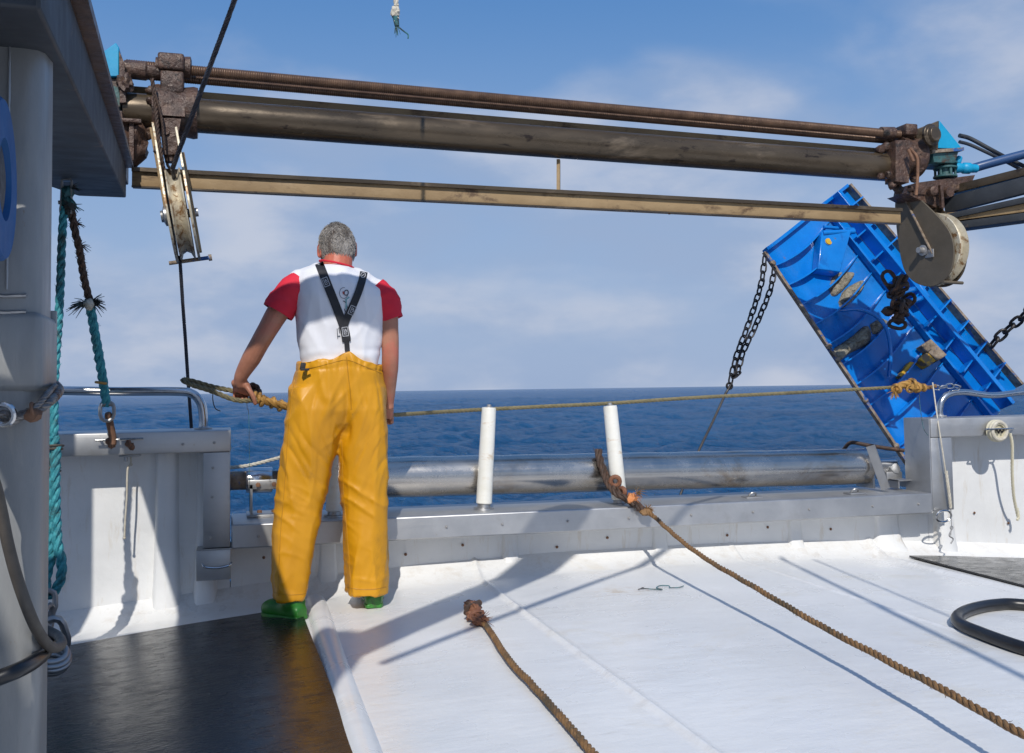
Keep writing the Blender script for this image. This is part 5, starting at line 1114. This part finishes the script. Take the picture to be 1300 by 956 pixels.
def ftr(co, n):
    x, y, z = co.x, co.y, co.z; xr = x-SCX
    R1 = lambda v: max(0, 1-abs(v)*3.2)**1.5
    d = .008*noise.noise(Vector((x*7, y*5, z*2.0))) + .0085*R1(noise.noise(Vector((x*10+z*1.2, y*6, z*1.5)))) + .0030*R1(noise.noise(Vector((x*15-z*3, y*9, z*4)))) - .002
    k = math.exp(-((z-ZK1)/.11)**2)
    d += k*(.008*R1(noise.noise(Vector((x*4, y*3, z*11+x*9)))) + .0022*R1(noise.noise(Vector((x*7+7, y*3, z*22+x*12)))) - .003)
    k2 = math.exp(-((z-.90)/.12)**2); d += k2*.007*R1(noise.noise(Vector((x*8+3, y*3, z*7-x*9))))
    k4 = max(0, min(1, (.45-z)/.25)); d += k4*(.007*R1(noise.noise(Vector((x*12+5, y*8, z*2.5)))) + .004*R1(noise.noise(Vector((x*6+5, y*8, z*16+x*6)))))
    side = max(0, 1-n.z*n.z*2)
    k3 = max(0, min(1, (z-(ZW-.085))/.05))*side; d += k3*(.0020*math.sin(x*190+4*noise.noise(co*14)) + .0015*noise.noise(co*30))
    d -= k3*.003*math.exp(-((z-(ZW-.035))/.007)**2)
    d -= .012*math.exp(-((xr-.022)/.014)**2)*max(0, min(1, (1.06-z)/.15))*max(0, min(1, (z-.76)/.06)) * (1 if y < 4.33 else 0)
    k5 = math.exp(-((z-.98)/.09)**2)*(1 if y < 4.36 else 0); d -= k5*.007*R1(noise.noise(Vector((xr*9, 1.7, z*3.5+abs(xr)*7))))
    k6 = math.exp(-((z-.74)/.12)**2); d -= k6*.006*R1(noise.noise(Vector((x*6+1.3, 5.2, z*9-abs(xr-.02)*16))))
    nh = Vector((n.x, n.y, n.z*(1-k3)))
    q = co + nh*(d-.003)
    top = max(0, min(1, (z-(ZW-.06))/.06)); q.z += top*(.036*math.exp(-((xr-.022)/.05)**2)*(1 if y < 4.33 else .3) - .15*max(0, xr-.05) - .04*max(0, -xr-.08) - .008)
    return q
TR = remeshed('trousers', mb, M['yellow'], MAN, .0065, 6, ftr)
mb = MB(); q = by(384.5, 465, 4.205); mb.box(q, (.022, .012, .030), Matrix.Rotation(.2, 3, 'Y'), .002); mb.box(q+Vector((.008, -.006, -.014)), (.038, .008, .010), None, .002); mb.build('side_buckle', M['black'], TR)
mb = MB(); mb.tube(cat([by(381, 472, 4.225), by(376, 500, 4.21), by(374, 520, 4.21)], 5), .003, 6)
tbvh = BVHTree.FromPolygons([v.co+ORIGIN_MAN for v in TR.data.vertices], [p.vertices[:] for p in TR.data.polygons])
def seam(pts, r=.0022, name='seam'):
    P = []
    for q in cat([(x, y, 0) for x, y in pts], 8):
        d_ = ray(q.x, q.y); d_.normalize(); h = tbvh.ray_cast(CAM, d_)[0]
        if h is not None: P.append(h - d_*.0004)
    if len(P) > 2: mb = MB(); mb.tube(P, r, 6); mb.build(name, M['seam'], TR)
seam([(440, 453), (442, 475), (445, 500), (446, 520)])
seam([(375, 478), (369, 510), (365, 560), (361, 620), (356, 680), (353, 757)])
seam([(434, 560), (436, 620), (441, 680), (446, 748)])
seam([(348, 752), (360, 754.5), (375, 755), (388, 753.5)], .0018, 'hem'); seam([(441, 745), (455, 748), (475, 748), (490, 745)], .0018, 'hem')
seam([(377, 470), (400, 466), (420, 461), (440, 457), (460, 464), (484, 474)], .0018, 'waist_stitching')
# boots
def boot(heel, toe, ankle, lab=None):
    mb = MB(); heel, toe = Vector(heel), Vector(toe); d = (toe-heel); L = d.length; d.normalize(); s = d.cross(Vector((0, 0, 1))).normalized(); n = 20; V = []
    prof = [(0, .030, .055), (.03, .040, .075), (.10, .041, .085), (.16, .040, .075), (.21, .051, .075), (.26, .050, .068), (.29, .038, .055), (.302, .018, .04)]
    for t, w_, h in prof:
        t *= L/.30
        for k in range(n):
            g = 2*PI*k/n; x = w_*math.copysign(abs(math.cos(g))**.8, math.cos(g)); z_ = h*(.5+.5*math.copysign(abs(math.sin(g))**.7, math.sin(g)))
            V.append(heel+d*t+s*x+Vector((0, 0, z_)))
    m_ = len(prof); mb.add(V, [(i*n+k, i*n+(k+1) % n, (i+1)*n+(k+1) % n, (i+1)*n+k) for i in range(m_-1) for k in range(n)]+[tuple(range(n)), tuple((m_-1)*n+k for k in range(n))])
    capsule(mb, heel+d*.055+Vector((0, 0, .07)), ankle, .053, .058)
    o = remeshed('boot', mb, M['boot'], MAN, .006, 3)
    mb = MB(); P = []
    outline = [(0, .028), (.02, .037), (.08, .040), (.13, .038), (.20, .049), (.26, .048), (.295, .030)]
    for t, w_ in outline: P.append(heel+d*(t*L/.3)+s*(w_+.003))
    for t, w_ in outline[::-1]: P.append(heel+d*(t*L/.3)-s*(w_+.003))
    mb.prism([Vector((p.x, p.y, heel.z+.001)) for p in P], (0, 0, .016)); mb.build('sole', M['boot'], o, bevel=.003)
h1 = Vector((.345, 4.26, 0)); h1 = by(384, 781, 4.25); h1.z = deck_z(h1.x)+.004
t1 = by(338, 770, 4.42); t1.z = deck_z(t1.x)+.016; boot(h1, t1, by(369, 745, 4.33))
h2 = by(475, 774, 4.30); h2.z = deck_z(h2.x)+.002; t2 = h2+Vector((.03, .29, .002)); boot(h2, t2, by(468, 735, 4.36))
# braces laid on the shirt
bvh = BVHTree.FromPolygons([v.co+ORIGIN_MAN for v in SH.data.vertices], [p.vertices[:] for p in SH.data.polygons])
def onshirt(px, py, off=.004):
    d_ = ray(px, py); d_.normalize(); h = bvh.ray_cast(CAM, d_)
    if h[0] is None: return by(px, py, 4.25)
    return h[0] - d_*off
def strap(pts, wd, name='brace'):
    P2 = cat([(x, y, 0) for x, y in pts], 10); mb = MB(); V = []; n = len(P2)
    for i, p in enumerate(P2):
        t = (P2[min(i+1, n-1)]-P2[max(i-1, 0)]); t.normalize(); s = Vector((t.y, -t.x, 0))
        for k in range(5): q = p+s*(wd*(k/4-.5)); V.append(onshirt(q.x, q.y, .0065))
        for k in range(5): q = p+s*(wd*(.5-k/4)); V.append(onshirt(q.x, q.y, -.002))
    mb.add(V, [(i*10+k, i*10+(k+1) % 10, (i+1)*10+(k+1) % 10, (i+1)*10+k) for i in range(n-1) for k in range(10)] + [tuple(range(10)), tuple((n-1)*10+k for k in range(10))])
    return mb.build(name, M['black'], SH, smooth=60)
LS = strap([(405, 334), (409, 344), (416, 362), (424, 382), (431, 400), (437, 417), (440, 430)], 11.0)
RS = strap([(462, 345), (460, 355), (455, 371), (448, 388), (441, 403), (437, 413)], 9.5)
TS2 = strap([(436, 412), (438, 422), (440, 434)], 11.0); 
strap([(440, 433), (440.5, 439), (441, 446)], 6.5, 'brace_clip')
for a, b, c_, d_ in ():
    p = onshirt(a, b, .004); q = by(a-1, b-3, 4.36); mb = MB(); mb.bar(p, q+Vector((0, .03, 0)), .036, .003); mb.build('brace', M['black'], SH)
def patch(poly, off, mat, name, par):
    V = [onshirt(x, y, off) for x, y in poly]; mb = MB(); n = len(V); nn_ = (CAM-V[0]).normalized()*.0008
    mb.add(V+[v-nn_ for v in V], [tuple(range(n))]+[(i, (i+1) % n, n+(i+1) % n, n+i) for i in range(n)]); return mb.build(name, M[mat], par, smooth=0)
def frame2(c, ang, pts): 
    ca, sa = math.cos(ang), math.sin(ang); return [(c[0]+x*ca-y*sa, c[1]+x*sa+y*ca) for x, y in pts]
def seg(c, ang, a, b, w_=.45):
    dx, dy = b[0]-a[0], b[1]-a[1]; L = math.hypot(dx, dy) or 1; nx, ny = -dy/L*w_, dx/L*w_
    return frame2(c, ang, [(a[0]+nx, a[1]+ny), (b[0]+nx, b[1]+ny), (b[0]-nx, b[1]-ny), (a[0]-nx, a[1]-ny)])
def multipatch(polys, off, mat, name, par):
    mb = MB()
    for poly in polys:
        V = [onshirt(x, y, off) for x, y in poly]; n = len(V); nn_ = (CAM-V[0]).normalized()*.0008
        mb.add(V+[v-nn_ for v in V], [tuple(range(n))]+[(i, (i+1) % n, n+(i+1) % n, n+i) for i in range(n)])
    return mb.build(name, M[mat], par, smooth=0)
def logo(c, ang, w_=3.6, h=5.6, par=None):
    L = [((-w_, -h), (w_, -h)), ((w_, -h), (w_, h)), ((w_, h), (-w_, h)), ((-w_, h), (-w_, -h)), ((-w_*.4, -h*.7), (-w_*.4, h*.6)), ((-w_*.4, h*.55), (w_*.5, h*.55)), ((w_*.2, -h*.6), (w_*.6, h*.1)), ((w_*.2, -h*.6), (-w_*.1, 0)), ((w_*.6, h*.1), (0, h*.2))]
    multipatch([seg(c, ang, a, b, .42) for a, b in L], .0085, 'print', 'brace_logo', par)
logo((413.5, 358), -.38, par=LS); logo((447, 394), .42, par=RS); logo((438.3, 421), -.12, par=TS2)
multipatch([seg((461, 349), .3, (3*math.cos(a), 3.4*math.sin(a)), (3*math.cos(a+.7), 3.4*math.sin(a+.7)), .4) for a in np.arange(0, 6.3, .63)] + [seg((461, 349), .3, (-1, 1.5), (1, -1.5), .4)], .0085, 'print', 'brace_logo', RS)
# small printed emblem on the back (abstract strokes, illegible in the photograph)
c = (436.5, 372)
multipatch([seg(c, 0, (5.5*math.cos(a), 7*math.sin(a)), (5.5*math.cos(a+.5), 7*math.sin(a+.5)), .28) for a in np.arange(.4, 4.9, .45)], .0025, 'printdark', 'back_print', SH)
multipatch([seg(c, .2, (3+2.6*math.cos(a), -1+3.4*math.sin(a)), (3+2.6*math.cos(a+.6), -1+3.4*math.sin(a+.6)), .7) for a in np.arange(0, 6.2, .6)], .0026, 'printdark', 'back_print', SH)
multipatch([seg(c, 0, (-1, -2), (0, 1.5), 1.0)], .003, 'printred', 'back_print', SH)
multipatch([seg(c, 0, (2, 9), (7, 5), .8), seg(c, 0, (3, 8.5), (3, 20), .9)], .003, 'printteal', 'back_print', SH)
multipatch([seg(c, 0, (-1, 10), (3, 12), .5), seg(c, 0, (3, 14), (5, 19), .5), seg(c, 0, (1, 20), (2, 24), .6), seg((428, 425), 0, (0, -8), (.8, 5), .4), seg((430, 420), 0, (0, -4), (1.5, 3), .6), seg((429, 428), 0, (-1, -1), (3, -1.5), .5)], .003, 'printdark', 'back_print', SH)

# ---------------------------------------------------------------- added objects outside the frame, shaped to cast shadows on deck, man and column
def up(p, t): return Vector(p) - LIGHT*t
tag(MB().bar((-1.9, 2.62, 2.86), (.33, 2.65, 2.83), .12, .13, bev=.03).build('shadow_beam', M['paintgrey']), 'grey bar added overhead to cast a shade band on the shirt, above the top edge of the picture', 'beam')  # unseen bar, added to throw a shade band across the shirt
DB = thing('shadow_rig', 'pole, slanting bar and wires added above the deck to cast shadows, outside the picture', 'shadow_rig', (.2, .6, 0))  # unseen rig, added and placed so its shadows fall on the deck
ga, gb = bz(415, 822, .06), bz(700, 722, .06)
def cast_bar(a, b, t, w_, name, mat='paintgrey', ext=0.0, ta=None):
    d_ = (b-a); a2 = a-d_*ext; b2 = b+d_*ext; mb = MB(); mb.cyl(up(a2, t if ta is None else ta), up(b2, t), w_/2, 16); mb.build(name, M[mat], DB)
cast_bar(bz(455, 814, .06), bz(690, 722, .07), 3.7, .19, 'shadow_bar', ext=.22)
cast_bar(bz(540, 818, .06), bz(880, 697, .07), 3.7, .035, 'shadow_wire', 'wire', ext=.1)
cast_bar(bz(1001, 714, .06), bz(1281, 867, .03), 4.0, .032, 'shadow_wire', 'wire', ext=.05)
cast_bar(bz(1040, 712, .06), bz(1200, 790, .03), 4.0, .016, 'shadow_wire', 'wire', ext=.05)
mb = MB(); mb.cyl((-.97, -1.0, .0), (-.97, -1.0, 4.45), .11, 20); mb.cyl((-.97, -1.0, 3.0), up(bz(440, 830, .06), 3.65), .05, 14); mb.build('shadow_pole', M['paintgrey'], DB)  # unseen upright, added for the deck shadow at lower left
tag(MB().box((-1.95, .2, 1.3), (1.9, 2.6, 2.8), bev=.03).build('shadow_box', M['wall']), 'white box added on the deck to the left to shade the column, outside the picture', 'shade_box')  # unseen box, added to keep sun off the column
tag(MB().box((-1.25, 3.75, 1.8), (.35, 1.3, 1.3), bev=.02).build('shadow_block', M['paintgrey']), 'grey block added high on the port side to shade the left bulwark, outside the picture', 'shadow_block')  # unseen block, added for the diagonal shade edge on the left bulwark


SC = thing('shadow_plate', 'painted steel plates added forward of the column to shade it, outside the picture', 'shade_screen', (-.7, .9, 0))  # plates added out of view, cut to the outline of the column's shade
def colpt(px, py): return by(px, py, 1.80)
for poly in ([(-60, -20), (90, -20), (90, 500), (66, 420), (50, 330), (28, 240), (-60, 215)], [(-60, 487), (90, 500), (90, 900), (52, 900), (37, 690), (0, 600), (-60, 470)]):
    mb = MB(); mb.prism([up(colpt(*p), 1.35) for p in poly], (0, -.02, 0)); mb.build('plate', M['paintgrey'], SC)
MB().box((-.72, .80, .6), (.04, .04, 2.4)).build('stanchion', M['paintgrey'], SC)

mb = MB(); P = [Vector((x, 2.64+.01*math.sin(x*9), 2.83)) for x in np.linspace(-1.2, .36, 60)]
mb.tube(P, [.082+.03*noise.noise(Vector((p.x*5, 0, 0)))+.012*noise.noise(Vector((p.x*17, 3, 0))) for p in P], 20); tag(mb.build('shadow_roll', M['shirt']), 'lumpy pale roll added overhead to make the shade edge wavy, outside the picture', 'shade_roll')  # unseen roll, added to roughen the edge of the shirt's shade band
